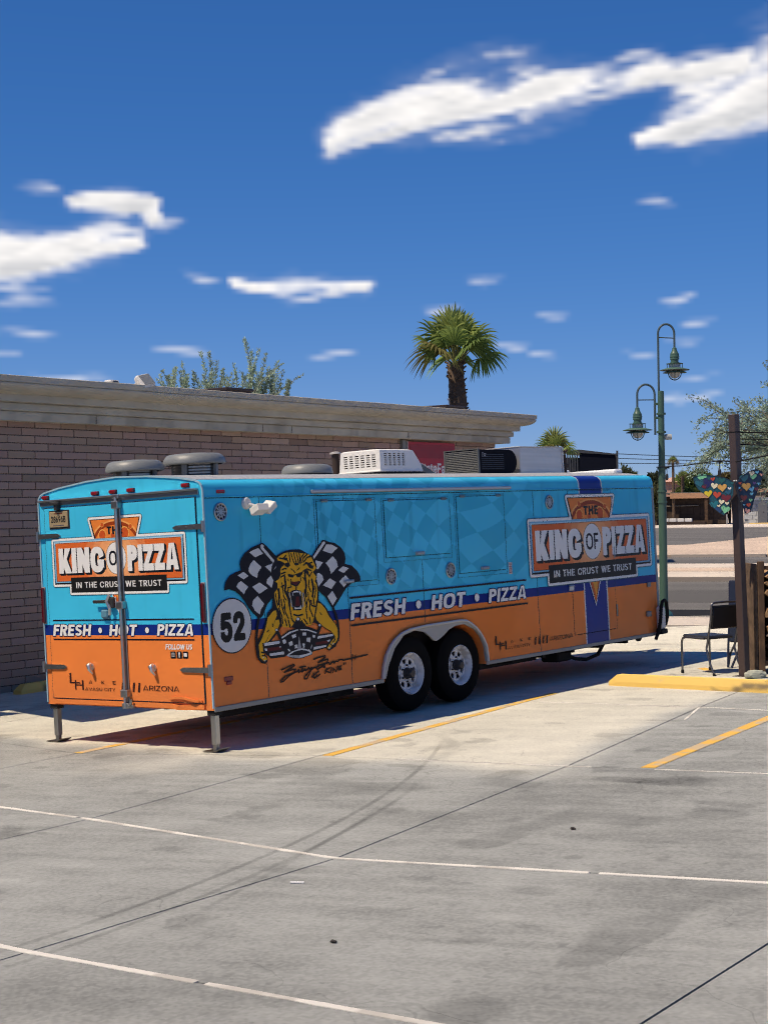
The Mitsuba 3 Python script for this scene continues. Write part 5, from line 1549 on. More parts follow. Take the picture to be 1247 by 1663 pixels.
for i, (z0, z1) in enumerate(((4.66, 4.30), (4.40, 4.12), (4.12, 4.0))):
    wire('power_line', [(-42, 65, z0 + 0.3), (-36.08, 69.19, z0), (-29.23, 74.65, z1), (-10, 90, z1 - 0.2)], 0.022, 0.05, label=['topmost', 'middle', 'lowest'][i] + ' power line far behind the lamp pole', category='power line')

BF = np.array([1.725, 6.46, 0.0]) - FW * 0.07            # the butterfly hangs on the near face of the post
UNIT = 1 / 6.668 / 146.0
tag('butterfly_sculpture', 'metal butterfly with hearts painted on blue wings, fixed to the brown post', 'sculpture')


def wing(pts, fold):
    """Wing outline in drawing units from the body; fold swings it back."""
    return sg.Polygon(pts).buffer(18).buffer(-30).buffer(14)


def bfp(m, s, fold, z0=1.94):
    """Local x from the body outwards (s = side), y up, z to the front."""
    a = math.radians(fold)
    ex = RT * math.cos(a) * 1.0 + FW * math.sin(a) * s
    en = np.cross(ex, Z)
    return onto(m, BF + np.array([0, 0, z0]) + 0.0 * ex, ex, Z, en)


def bpt(a, b):
    return (a - 872) * UNIT, -(b - 370) * UNIT


LW = sg.Polygon([bpt(*q) for q in [(862, 400), (840, 345), (760, 308), (640, 284), (520, 275), (428, 300), (440, 365), (480, 435), (540, 482), (598, 530), (602, 572), (640, 640), (700, 692), (752, 722), (775, 700), (812, 645), (820, 560), (855, 500)]]).buffer(0.012).buffer(-0.012)
RW = sg.Polygon([bpt(*q) for q in [(880, 385), (920, 330), (980, 280), (1040, 245), (1120, 224), (1190, 248), (1197, 300), (1155, 400), (1125, 480), (1092, 545), (1070, 620), (1045, 690), (985, 695), (955, 620), (930, 560), (890, 450)]]).buffer(0.012).buffer(-0.012)
for w_, s in ((LW, -1), (RW, 1)):
    n_ = put('butterfly_sculpture__wing', bfp(extrude(w_, 0.012), s, 14), 'satin', color=(0.008, 0.035, 0.085) if s > 0 else (0.012, 0.085, 0.12))
    rim = w_.difference(w_.buffer(-0.006))
    put(n_ + '__rim', bfp(extrude(rim, 0.018), s, 14), 'satin', color=(0.012, 0.03, 0.05))
tt = np.linspace(0, 2 * math.pi, 26)[:-1]
HEART = sg.Polygon(np.stack([16 * np.sin(tt) ** 3, 13 * np.cos(tt) - 5 * np.cos(2 * tt) - 2 * np.cos(3 * tt) - np.cos(4 * tt)], 1) / 17.0)
TEAL, GOLD, CREAM, RUST, CRIM, MINT, INDI, PINK, LEMON, SKYB = (0.01, 0.16, 0.20), lin(214, 164, 84), lin(236, 226, 190), lin(196, 72, 46), (0.16, 0.01, 0.02), lin(126, 200, 150), (0.012, 0.012, 0.10), lin(240, 170, 150), lin(220, 196, 40), lin(110, 190, 220)
HEARTS = [(525, 305, 52, MINT, 0, -1), (590, 365, 62, INDI, -14, -1), (640, 325, 26, RUST, 10, -1), (655, 398, 40, CREAM, -12, -1), (738, 418, 50, GOLD, 4, -1), (590, 480, 44, LEMON, 8, -1), (682, 495, 44, RUST, -6, -1), (775, 532, 54, CRIM, 0, -1), (550, 405, 28, CRIM, 20, -1), (650, 600, 50, TEAL, 14, -1), (728, 572, 32, CREAM, -8, -1),
          (700, 615, 20, CREAM, 12, -1), (768, 655, 50, MINT, -14, -1), (786, 590, 24, CREAM, 0, -1), (815, 430, 22, WHITE, 0, -1), (500, 365, 50, (0.015, 0.12, 0.17), 10, -1), (735, 340, 40, (0.01, 0.11, 0.10), -6, -1), (800, 470, 34, (0.015, 0.1, 0.17), 12, -1), (705, 655, 44, (0.01, 0.05, 0.15), 6, -1), (845, 372, 20, (0.01, 0.14, 0.14), 0, -1),
          (998, 412, 52, GOLD, 4, 1), (1082, 302, 42, MINT, -10, 1), (1065, 270, 34, CREAM, 0, 1), (1130, 258, 24, SKYB, 6, 1), (1182, 285, 22, PINK, 0, 1), (965, 535, 42, CRIM, -4, 1), (1022, 612, 28, RUST, 8, 1), (1005, 675, 34, PINK, -12, 1), (968, 610, 18, SKYB, 0, 1), (1062, 440, 34, SKYB, 14, 1), (975, 320, 50, (0.012, 0.12, 0.16), 0, 1),
          (925, 375, 20, RUST, 6, 1), (930, 450, 18, CRIM, 0, 1), (1045, 560, 24, MINT, -8, 1), (1060, 492, 22, SKYB, 10, 1), (1095, 375, 22, (0.10, 0.05, 0.22), -6, 1), (938, 572, 18, CREAM, 0, 1), (905, 430, 26, SKYB, 0, 1), (1150, 385, 24, SKYB, 0, 1), (1118, 440, 26, (0.16, 0.02, 0.05), 4, 1)]
for i, (a, b, r_, c_, tilt, s) in enumerate(HEARTS):
    x_, y_ = bpt(a, b)
    h_ = affinity.translate(affinity.rotate(affinity.scale(HEART, r_ * UNIT * 1.12, r_ * UNIT * 1.12, origin=(0, 0)), tilt, origin=(0, 0)), x_, y_)
    h_ = h_.intersection((LW if s < 0 else RW).buffer(0.012))
    if h_.area > 1e-6:
        put('butterfly_sculpture__heart', bfp(extrude(h_, 0.0135 + 0.0009 * (i % 7)), s, 14), 'gloss', color=c_)
        edge = h_.difference(h_.buffer(-0.0028))
        put('butterfly_sculpture__heart_outline' if i == 0 else 'butterfly_sculpture__heart_outline', bfp(extrude(edge, 0.0145 + 0.0009 * (i % 7)), s, 14), 'satin', color=(0.02, 0.03, 0.04))
_b0, _b1 = BF + np.array([0, 0, 1.955]), BF + RT * 0.055 + np.array([0, 0, 1.70])
put('butterfly_sculpture__body', tube([_b0 + (_b1 - _b0) * t - FW * 0.02 for t in np.linspace(0, 1, 7)], [0.006, 0.016, 0.017, 0.016, 0.013, 0.010, 0.004], 10), 'satin', color=(0.012, 0.014, 0.025), smooth=True)
put('butterfly_sculpture__antenna_knob', cat([trimesh.creation.icosphere(subdivisions=2, radius=0.009).apply_translation(_b0 + RT * d + np.array([0, 0, 0.008]) - FW * 0.02) for d in (-0.012, 0.012)]), 'gloss', color=(0.75, 0.75, 0.72))

# ================================================================ stacking chair
CF = np.array([-0.94, 0.34, 0.0])
CF /= np.linalg.norm(CF)
CS = np.array([-CF[1], CF[0], 0.0]) * -1        # towards the far side
CO = np.array([1.235, 6.80, 0.0])
CO[2] = zlot(CO[0], CO[1])
tag('stacking_chair', 'black padded stacking chair with scuffed steel legs beside the wheel stop', 'chair')


def ch(m):
    return onto(m, CO, CF, CS, MB[:, 2])


STEEL = (0.20, 0.20, 0.21)
SWX, SFR, SBK = 0.215, 0.245, -0.235
seat = box(-0.20, 0.22, -0.205, 0.205, 0.405, 0.445, 0.018).subdivide_to_size(0.06)
put('stacking_chair__seat', ch(seat), 'satin', color=(0.016, 0.018, 0.026), smooth=40)
back = box(-0.025, 0.020, -0.205, 0.205, 0.53, 0.80, 0.02)
lean = lambda m: rot(m, -9, Y, (0, 0, 0.5)).apply_translation((-0.245, 0, 0))
put('stacking_chair__backrest', ch(lean(back)), 'satin', color=(0.010, 0.012, 0.016), smooth=40)
for s in (-1, 1):
    put('stacking_chair__front_leg', ch(tube([(-0.16, s * SWX, 0.415), (0.14, s * SWX, 0.415), (0.195, s * SWX, 0.400), (0.215, s * SWX, 0.355), (0.222, s * SWX, 0.18), (0.227, s * SWX, 0.02)], 0.0125, 10)), 'metal', color=STEEL, smooth=40)
    put('stacking_chair__back_frame', ch(tube([(-0.318, s * 0.17, 0.830), (-0.316, s * 0.205, 0.822), (-0.308, s * SWX, 0.795), (-0.280, s * SWX, 0.62), (-0.225, s * SWX, 0.42), (-0.19, s * SWX, 0.30), (-0.235, s * SWX, 0.14), (-0.300, s * (SWX + 0.01), 0.02)], 0.0125, 10)), 'metal', color=STEEL, smooth=40)
    for x_, nm in ((0.227, 'front_leg'), (-0.302, 'back_frame')):
        k = 'stacking_chair__' + nm + ('' if s < 0 else '_001')
        put(k + '__foot_cap', ch(lathe([(0.0, -0.003), (0.019, -0.003), (0.017, 0.035), (0.0, 0.036)], 12, at=(x_, s * (SWX + (0.01 if x_ < 0 else 0)), 0.0))), 'matte', color=(0.012, 0.012, 0.012))
put('stacking_chair__top_rail', ch(tube([(-0.318, -0.18, 0.829), (-0.319, 0, 0.834), (-0.318, 0.18, 0.829)], 0.0125, 10)), 'metal', color=STEEL, smooth=40)
put('stacking_chair__back_rail', ch(tube([(-0.265, -SWX, 0.545), (-0.262, 0, 0.54), (-0.265, SWX, 0.545)], 0.010, 8)), 'metal', color=STEEL, smooth=40)

# folded navy chair that leans behind the post
FO = lotp(1.30, 7.40)
tag('folded_chair', 'dark navy folded chair standing upright behind the brown post', 'chair')


def fo(m):
    return onto(rot(m, -4, X), FO, RT * 0.94 - FW * 0.34, FW * 0.94 + RT * 0.34, Z)


NV = (0.016, 0.024, 0.055)
for s in (-1, 1):
    put('folded_chair__frame_leg', fo(tube([(s * 0.02 - 0.10, -0.02, 0.0), (s * 0.07 - 0.05, 0, 0.25), (s * 0.08 - 0.02, 0, 0.6), (s * 0.08 - 0.02, 0, 1.0)], 0.014, 8)), 'satin', color=NV, smooth=40)
put('folded_chair__backrest', fo(box(-0.105, 0.08, -0.03, 0.005, 0.72, 1.03, 0.012)), 'satin', color=NV)
put('folded_chair__seat', fo(box(-0.10, 0.07, -0.055, -0.02, 0.30, 0.66, 0.012)), 'satin', color=(0.02, 0.03, 0.06))
put('folded_chair__brace', fo(tube([(-0.12, 0.01, 0.02), (-0.10, 0.02, 0.16), (-0.03, 0.03, 0.32), (0.05, 0.03, 0.55)], 0.012, 8)), 'satin', color=(0.05, 0.055, 0.06))

# ================================================================ firewood rack
WO = lotp(1.945, 6.76, -0.005)
tag('firewood_rack', 'timber rack with rough end board at the right edge of the frame', 'rack')


def wo(m):
    return onto(m, WO, RT, FW, Z)


eb = box(-0.085, -0.015, -0.03, 0.02, 0.0, 1.27, 0.006).subdivide_to_size(0.12)
v = np.array(eb.vertices)
v += 0.008 * (meshkit.fbm(v * 5, 3, 3)[:, None] - 0.5)
eb.vertices = v
put('firewood_rack__end_board', wo(eb), 'timber', smooth=30)
put('firewood_rack__end_board', wo(box(-0.11, -0.085, -0.01, 0.48, 0.0, 1.24, 0.004)), 'bark')  # dark bark colour stands in for the shade on this side board
put('firewood_rack__back_board', wo(box(-0.08, 1.6, 0.50, 0.53, 0.05, 1.2, 0.004)), 'timber')
put('firewood_rack__rail', wo(box(-0.015, 1.6, -0.01, 0.03, 0.10, 0.16, 0.004)), 'timber')
put('firewood_rack__rail', wo(box(-0.015, 1.6, -0.01, 0.03, 1.18, 1.22, 0.004)), 'timber')
wr = np.random.default_rng(12)
kinds = ['dark split log with bark', 'pale split log', 'weathered grey log']
zrow, n_log = 0.17, 0
while zrow < 1.14:
    hrow = wr.uniform(0.085, 0.12)
    x_ = -0.01
    while x_ < 0.95:
        wlog = wr.uniform(0.10, 0.30)
        kind_ = wr.integers(0, 3)
        m = max(5, int(wr.integers(5, 8)))
        a = np.sort(wr.uniform(0, 2 * np.pi, m))
        sec = np.stack([np.cos(a) * wlog * 0.52, np.sin(a) * hrow * 0.56], 1)
        ptsl = np.vstack([np.c_[sec[:, :1] + wr.normal(0, 0.006, (m, 1)), np.full(m, y_), sec[:, 1:] + wr.normal(0, 0.004, (m, 1))] for y_ in (-0.06 + wr.uniform(-0.05, 0.08), 0.40)])
        lg = trimesh.convex.convex_hull(ptsl)
        lg = rot(lg, wr.uniform(-14, 14), Y)
        col = [(0.055, 0.036, 0.024), (0.30, 0.19, 0.10), (0.13, 0.115, 0.10)][kind_]
        put('firewood_rack__log', wo(lg.apply_translation((x_ + wlog / 2, 0.0, zrow + hrow / 2 + wr.uniform(-0.01, 0.01)))), 'brickface', color=np.array(col) * wr.uniform(0.6, 1.25))
        n_log += 1
        x_ += wlog + wr.uniform(0.0, 0.03)
    zrow += hrow
for i, (x_, z_, a, w_) in enumerate(((0.24, 1.215, 4, 0.34), (0.55, 0.92, -24, 0.30), (0.42, 1.24, 0, 0.5))):
    put('firewood_rack__plank', wo(rot(box(-w_ / 2, w_ / 2, -0.09, 0.05, -0.012, 0.012, 0.003), a, Y).apply_translation((x_, -0.02, z_))), 'timber')
tag('wood_block', 'dark round end cut lying on top of the firewood rack', 'log')
put('wood_block__log', wo(tube([(0.32, 0.1, 1.345), (0.9, 0.22, 1.345)], 0.085, 12)), 'bark', smooth=30)
put('wood_block__end_grain', wo(tube([(0.316, 0.099, 1.345), (0.3205, 0.1, 1.345)], 0.078, 12)), 'satin', color=(0.22, 0.07, 0.03))

m = trimesh.creation.icosphere(subdivisions=2, radius=1)
v = np.array(m.vertices)
v *= (1 + 0.35 * (meshkit.fbm(v * 1.5 + 4, 3, 2)[:, None] - 0.5))
v = np.round(v * 3.2) / 3.2 * 0.6 + v * 0.4
m.vertices = v * np.array([0.125, 0.09, 0.055])
put('rock', onto(m, lotp(2.0, 6.36, 0.035), RT, FW, Z), 'brickface', color=(0.34, 0.36, 0.30), label='pale grey green rock at the foot of the brown post', category='rock')

# ================================================================ palms
def fan_frond(o, az, elev, plen, blade, spread, segs, droop, r_, w=0.030):
    """A fan leaf: its stalk, then folded segments that droop towards their tips."""
    d = np.array([math.cos(az) * math.cos(elev), math.sin(az) * math.cos(elev), math.sin(elev)])
    sidev = np.cross(d, Z)
    sidev /= np.linalg.norm(sidev)
    upv = np.cross(sidev, d)
    stalk = [o + d * plen * t - Z * droop * 0.12 * plen * t * t for t in np.linspace(0, 1, 5)]
    h = stalk[-1]
    V, F = [], []
    for k in range(segs):
        a = math.radians(-spread + 2 * spread * (k + 0.5) / segs) + r_.normal(0, 0.02)
        ln = blade * (0.72 + 0.28 * math.cos(a * 0.8)) * r_.uniform(0.9, 1.08)
        e = d * math.cos(a) + sidev * math.sin(a) + upv * (0.10 - 0.18 * abs(math.sin(a)))
        e /= np.linalg.norm(e)
        wv = np.cross(e, upv)
        wv /= np.linalg.norm(wv)
        b = len(V)
        for t, ww in ((0.0, 0.25), (0.35, 0.85), (0.65, 1.0), (0.85, 0.6), (1.0, 0.05)):
            c = h + e * ln * t - Z * (droop * ln * max(0, t - 0.3) ** 1.7 * (0.9 + 0.5 * abs(math.sin(a))))
            fold = upv * w * 0.45 * ww * (1 if k % 2 else -1)
            V += [c - wv * w * ww + fold, c + wv * w * ww - fold]
        for q in range(4):
            i = b + 2 * q
            F += [[i, i + 1, i + 3], [i, i + 3, i + 2]]
    return trimesh.Trimesh(np.array(V), F, process=False), tube(stalk, [0.028, 0.024, 0.020, 0.017, 0.014], 6)


def fan_palm(key, base, top, crown_r, n_fronds, label, seed, trunk_r=(0.30, 0.17), boots=True, group=None, detail=24, dead=0.0, hang=1.0):
    r_ = np.random.default_rng(seed)
    tag(key, label, 'palm tree', group)
    base, top = np.array(base, float), np.array(top, float)
    ts = np.linspace(0, 1, 14)
    path = [base + (top - base) * t for t in ts]
    rad = [trunk_r[0] + (trunk_r[1] - trunk_r[0]) * t + 0.012 * math.sin(t * 40) for t in ts]
    put(key + '__trunk', tube(path, rad, 14), 'bark', smooth=True)
    if boots:
        bt = []
        for k in range(210):
            t = 1 - r_.uniform(0, 1) ** 1.4 * 0.55
            c = base + (top - base) * t
            a = r_.uniform(0, 2 * np.pi)
            q = np.array([math.cos(a), math.sin(a), 0])
            rd = trunk_r[0] + (trunk_r[1] - trunk_r[0]) * t
            s_ = np.array([-q[1], q[0], 0])
            wd, hh = r_.uniform(0.03, 0.06), r_.uniform(0.05, 0.14)
            b0 = c + q * rd * 0.85
            tip = c + q * (rd + r_.uniform(0.02, 0.085)) + Z * hh
            bt.append(trimesh.convex.convex_hull(np.array([b0 - s_ * wd, b0 + s_ * wd, b0 + Z * 0.05, tip - s_ * wd * 0.4, tip + s_ * wd * 0.4, tip - Z * 0.03 + q * 0.01])))
        put(key + '__leaf_bases', bt, 'bark', kind='stuff')
    gold = math.pi * (3 - math.sqrt(5))
    for k in range(n_fronds):
        t = k / max(1, n_fronds - 1)
        elev = math.radians(88 - 62 * t ** 0.9) + r_.normal(0, 0.06)
        f, st_ = fan_frond(top - Z * 0.10 * t, k * gold + r_.normal(0, 0.15), elev, crown_r * r_.uniform(0.40, 0.52), crown_r * r_.uniform(0.52, 0.64), 104, detail, (0.30 + 0.62 * t) * hang, r_, w=0.026 * crown_r / 1.3)
        g = np.array([0.23, 0.36, 0.12]) * r_.uniform(0.75, 1.2) * np.array([1 + 0.35 * (1 - t), 1, 0.9])
        if r_.random() < 0.16 or t > 1 - dead:
            g = np.array([0.20, 0.19, 0.07]) if t < 1 - dead else np.array([0.26, 0.20, 0.11])
        fr = put(key + '__frond', f, 'leaf', color=g)
        put(fr + '__stalk', st_, 'satin', color=(0.16, 0.17, 0.05))


fan_palm('fan_palm', (-13.68, 23.1, -0.6), (-13.95, 22.92, 5.40), 1.60, 17, 'bushy green fan palm with shaggy trunk behind the brick building', 5, trunk_r=(0.34, 0.20), detail=30)
fan_palm('fan_palm', (-17.3, 33.1, -0.6), (-17.35, 33.0, 3.35), 0.98, 13, 'small fan palm rising behind the exhaust cabinet', 6, trunk_r=(0.18, 0.13), boots=False, detail=22)
_p = street(-15.7, 123.0)
fan_palm('fan_palm', (_p[0], _p[1], -0.6), (_p[0], _p[1], 5.75), 0.85, 22, 'tall distant palm with a small round head on a thin trunk', 8, trunk_r=(0.16, 0.12), boots=False, detail=12, dead=0.35, hang=2.2)
_p = street(-15.0, 124.5)
fan_palm('fan_palm', (_p[0], _p[1], -0.6), (_p[0], _p[1], 4.35), 0.75, 16, 'short dark palm just right of the tall distant palm', 9, trunk_r=(0.20, 0.16), boots=False, detail=12, dead=0.3)

# ================================================================ trees
def leaf_cloud(centres, size, r_, flat=1.0, stretch=2.2, dirs=None):
    """Two-triangle leaves around the given centres."""
    n = len(centres)
    d = r_.standard_normal((n, 3)) if dirs is None else dirs + 0.5 * r_.standard_normal((n, 3))
    d /= np.linalg.norm(d, axis=1, keepdims=True)
    s = np.cross(d, r_.standard_normal((n, 3)))
    s /= np.linalg.norm(s, axis=1, keepdims=True)
    L_ = size * r_.uniform(0.7, 1.3, (n, 1)) * stretch
    w_ = size * r_.uniform(0.7, 1.2, (n, 1))
    v = np.stack([centres - d * L_, centres - s * w_, centres + d * L_, centres + s * w_], 1).reshape(-1, 3)
    i = np.arange(n)[:, None] * 4
    return v, np.vstack([i + [0, 1, 2], i + [0, 2, 3]])


def sprig_tree(key, base, height, spread, n_main, label, seed, colour, leaf=0.03, up=0.9, droop=0.0, leaves=14000, trunk_r=0.12, group=None, first=0.3, levels=3, lean=(0, 0), gap=0.16, twigs=7):
    """A desert tree: limbs that divide, and narrow leaves in sprays along the outer twigs."""
    r_ = np.random.default_rng(seed)
    tag(key, label, 'tree', group)
    base = np.array(base, float)
    segs, ends = [], []
    fork = base + np.array([lean[0] * 0.3, lean[1] * 0.3, height * first])
    segs.append(([base, (base + fork) / 2 + r_.normal(0, 0.04, 3), fork], [trunk_r, trunk_r * 0.85, trunk_r * 0.7]))

    def grow(p, d, ln, rad, lev):
        pts_, q, dd = [p], p.copy(), d.copy()
        for k in range(4):
            dd = dd + r_.normal(0, 0.15, 3) + np.array([0, 0, (0.10 * up - droop * (0.14 if lev < 2 else 0.34))])
            dd /= np.linalg.norm(dd)
            q = q + dd * ln / 4
            pts_.append(q.copy())
        segs.append((pts_, np.linspace(rad, rad * 0.45, 5)))
        if lev >= levels - 1:
            ends.append((pts_, ln))
            return
        for k in range(twigs):
            t = r_.uniform(0.3, 1.0)
            o = pts_[min(4, int(t * 4))]
            e = dd * 0.7 + r_.normal(0, 0.55, 3) + np.array([0, 0, 0.35 * up - 0.1 * droop])
            e /= np.linalg.norm(e)
            grow(o, e, ln * r_.uniform(0.45, 0.7), rad * 0.45, lev + 1)

    for k in range(n_main):
        a = k * 2.399 + r_.uniform(-0.3, 0.3)
        d = np.array([math.cos(a) * spread, math.sin(a) * spread, up * height * 0.6]) + np.array([lean[0], lean[1], 0])
        d /= np.linalg.norm(d)
        grow(fork, d, math.hypot(spread, height * (1 - first)) * r_.uniform(0.5, 0.72), trunk_r * 0.26, 0)
    put(key + '__trunk', tube(segs[0][0], segs[0][1], 10), 'bark', smooth=True)
    put(key + '__limbs', [tube(a, b, 5, caps=False) for a, b in segs[1:]], 'satin', color=(0.13, 0.115, 0.085), kind='stuff')
    per = max(1, leaves // max(1, len(ends)))
    C_, D_, G_ = [], [], []
    for pts_, ln in ends:
        if r_.random() < gap:
            continue
        pa_ = np.array(pts_)
        t = r_.uniform(0.1, 1.05, per) * 3.999
        i = np.minimum(t.astype(int), 3)
        c = pa_[i] + (pa_[i + 1] - pa_[i]) * (t - i)[:, None]
        c = c + r_.normal(0, 0.035 * max(1.0, height / 4), (per, 3))
        C_.append(c)
        D_.append(np.tile((pa_[-1] - pa_[0]) / (np.linalg.norm(pa_[-1] - pa_[0]) + 1e-9), (per, 1)))
        G_.append(np.full(per, r_.uniform(0.65, 1.3)))
    C_, D_, G_ = np.vstack(C_), np.vstack(D_), np.concatenate(G_)
    v, f = leaf_cloud(C_, leaf, r_, dirs=D_ * 0.8 + np.array([0, 0, 0.3 * up]))
    col = np.array(colour)[None] * (G_ * r_.uniform(0.75, 1.25, len(G_)))[:, None]
    put(key + '__crown', trimesh.Trimesh(v, f, process=False), 'leaf', color=np.repeat(col, 4, axis=0), kind='stuff')


SAGE = (0.085, 0.115, 0.065)


def feather_tree(key, base, fork_h, sprays, label, seed, colour, leaf=0.02):
    """A low desert tree of upright feathery sprays; sprays: (offset right, height of the tip, length, lean)."""
    r_ = np.random.default_rng(seed)
    tag(key, label, 'tree')
    base = np.array(base, float)
    fork = base + Z * fork_h
    put(key + '__trunk', tube([base, base + Z * fork_h * 0.5 + [0.1, 0.05, 0], fork], [0.16, 0.13, 0.10], 10), 'bark', smooth=True)
    limbs, C_, D_, G_ = [], [], [], []
    for off, tip, ln, lean in sprays:
        dep = r_.normal(0, 0.5)
        top = base + RT * off + FW * dep
        top[2] = tip
        low = top - Z * ln * 0.92 - RT * lean * ln
        mid = (fork + low) / 2 - Z * 0.15
        limbs.append(tube([fork, mid, low], [0.05, 0.035, 0.018], 5, caps=False))
        bend = RT * r_.normal(0, 0.06) * ln
        stem = [low + (top - low) * t + bend * math.sin(t * 3.1) for t in np.linspace(0, 1, 6)]
        limbs.append(tube(stem, [0.016, 0.013, 0.010, 0.008, 0.006, 0.003], 4, caps=False))
        pa_ = np.array(stem)
        n_ = int(150 * ln)
        t = r_.uniform(0.02, 1.0, n_) * 4.999
        i = t.astype(int)
        c = pa_[i] + (pa_[i + 1] - pa_[i]) * (t - i)[:, None]
        w_ = 0.10 * (1.1 - 0.6 * t / 5)
        o = r_.normal(0, 1, (n_, 3)) * np.array([1, 1, 0.3])
        o /= np.linalg.norm(o, axis=1, keepdims=True)
        C_.append(c + o * w_[:, None] * r_.uniform(0.2, 1.0, (n_, 1)))
        D_.append(o + Z * 0.9)
        G_.append(np.full(n_, r_.uniform(0.75, 1.25)))
    C_, D_, G_ = np.vstack(C_), np.vstack(D_), np.concatenate(G_)
    put(key + '__limbs', limbs, 'satin', color=(0.15, 0.14, 0.10), kind='stuff')
    v, f = leaf_cloud(C_, leaf, r_, dirs=D_ * 1.5, stretch=2.6)
    col = np.array(colour)[None] * (G_ * r_.uniform(0.75, 1.25, len(G_)))[:, None]
    put(key + '__crown', trimesh.Trimesh(v, f, process=False), 'leaf', color=np.repeat(col, 4, axis=0), kind='stuff')


_r = np.random.default_rng(77)
SPR = [(-0.62, 5.62, 1.5, 0.02), (-0.45, 5.66, 1.6, 0.03), (0.52, 5.86, 1.7, 0.0), (0.66, 5.62, 1.4, 0.1), (0.86, 5.66, 1.5, 0.15), (-1.05, 5.35, 1.1, -0.15), (-0.2, 5.42, 1.2, 0.05), (1.05, 5.48, 1.3, 0.3), (1.3, 5.35, 1.2, 0.5), (1.5, 5.15, 1.1, 0.8), (1.85, 5.05, 0.9, 1.2), (-1.45, 5.12, 1.0, -0.5), (-1.75, 5.02, 0.8, -0.6), (0.2, 5.3, 1.1, 0.0), (-0.85, 5.2, 1.0, -0.1), (0.02, 5.12, 0.9, 0.1)]
SPR += [(_r.uniform(-1.5, 1.55), _r.uniform(4.85, 5.2), _r.uniform(0.6, 0.95), _r.uniform(-0.3, 0.4)) for _ in range(46)]
feather_tree('desert_tree', (-17.15, 17.8, -0.7), 4.3, SPR, 'sparse feathery desert tree showing above the brick building', 21, (0.42, 0.52, 0.37), leaf=0.015)
sprig_tree('desert_tree', (-7.5, 31.6, -0.6), 6.5, 3.0, 13, 'large sage green desert tree at the right edge of the frame', 33, (0.36, 0.46, 0.35), leaf=0.021, up=0.30, droop=0.55, leaves=56000, trunk_r=0.2, first=0.52, levels=3, twigs=8, gap=0.05)


def shrub(key, c, rx, rz, n, label, seed, colour, leaf, category='tree', group=None, up=0.3):
    r_ = np.random.default_rng(seed)
    tag(key, label, category, group)
    c = np.array(c, float)
    put(key + '__trunk', [tube([c * [1, 1, 0] + [0, 0, -0.6], c + r_.normal(0, rx * 0.35, 3) * [1, 1, 0.3]], [rx * 0.06, rx * 0.02], 6) for _ in range(5)], 'bark')
    lob = r_.normal(0, 1, (26, 3))
    lob /= np.linalg.norm(lob, axis=1, keepdims=True)
    lob = c + lob * np.array([rx, rx, rz]) * r_.uniform(0.45, 0.8, (26, 1))
    i = r_.integers(0, 26, n)
    p = lob[i] + r_.normal(0, 1, (n, 3)) * np.array([rx, rx, rz]) * 0.17
    tone = r_.uniform(0.6, 1.35, 26)[i] * r_.uniform(0.75, 1.25, n)
    dirs = (p - c) / (np.linalg.norm(p - c, axis=1, keepdims=True) + 1e-9) + np.array([0, 0, up])
    v, f = leaf_cloud(p, leaf, r_, dirs=dirs * 1.2)
    put(key + '__crown', trimesh.Trimesh(v, f, process=False), 'leaf', color=np.repeat(np.array(colour)[None] * tone[:, None], 4, axis=0), kind='stuff')


def far_shrub(a, b, z, rx, rz, n, label, seed, colour, leaf=0.10, up=0.3):
    q = street(a, b, z + 0.1)
    colour = tuple(1.8 * c_ for c_ in colour)
    shrub('far_tree', q, rx, rz, n, label, seed, colour, leaf, up=up)


far_shrub(-20.2, 121.0, 3.6, 1.7, 1.7, 5000, 'dark olive tree showing over the trailer roof, left of the lamp pole', 41, (0.045, 0.052, 0.028))
far_shrub(-17.6, 123.5, 3.4, 0.9, 1.5, 2600, 'small dark tree directly behind the lamp pole', 42, (0.04, 0.048, 0.03))
far_shrub(-17.0, 119.5, 1.8, 0.9, 1.5, 2400, 'low olive shrub right of the lamp pole at the end of the dark fence', 43, (0.06, 0.062, 0.03))
far_shrub(-14.2, 128.0, 3.6, 1.9, 1.3, 5200, 'spiky bright green tree above the tan roof edge', 44, (0.085, 0.115, 0.035), leaf=0.12, up=1.0)
far_shrub(-13.5, 126.5, 2.7, 2.6, 0.8, 4200, 'broad low green hedge tree under the spiky one', 45, (0.075, 0.10, 0.03))
far_shrub(-10.9, 128.0, 3.9, 1.3, 0.9, 3000, 'rusty brown green tree between the butterfly and the brown post', 46, (0.13, 0.105, 0.045))
far_shrub(-6.9, 129.5, 3.6, 3.0, 1.6, 5200, 'grey green tree beyond the white block building', 47, (0.07, 0.085, 0.055))

# ================================================================ things across the road
tag('dark_carport', 'long low dark timber carport with a tan roof edge across the road', 'carport')


def stp(m, a, b, z=-0.30):
    return onto(m, street(a, b, z), ST, SN, Z)


for i in range(11):
    put('dark_carport__wall_board', stp(box(i * 0.62 - 5.2, i * 0.62 - 4.6, 0, 0.08, 0.05, 2.72, 0.01), -12.4, 123.6), 'dark_timber')
put('dark_carport__back_wall', stp(box(-5.3, 1.6, 0.9, 1.0, 0.0, 2.7), -12.4, 123.6), 'dark_timber')
put('dark_carport__roof', stp(box(-4.2, 1.8, -0.9, 3.0, 2.95, 3.10, 0.02), -12.4, 123.6), 'satin', color=(0.12, 0.11, 0.10))
put('dark_carport__fascia', stp(box(-3.6, 1.5, -0.96, -0.90, 2.52, 3.02, 0.01), -12.4, 123.6), 'matte', color=(0.46, 0.26, 0.15))
put('dark_carport__post', stp(box(-0.55, -0.25, -0.85, -0.6, 0.0, 2.5, 0.02), -12.2, 123.6), 'timber')
put('dark_carport__shelf', stp(box(-5.0, -1.0, -0.25, 0.0, 1.78, 1.84), -12.4, 123.6), 'matte', color=(0.3, 0.27, 0.22))
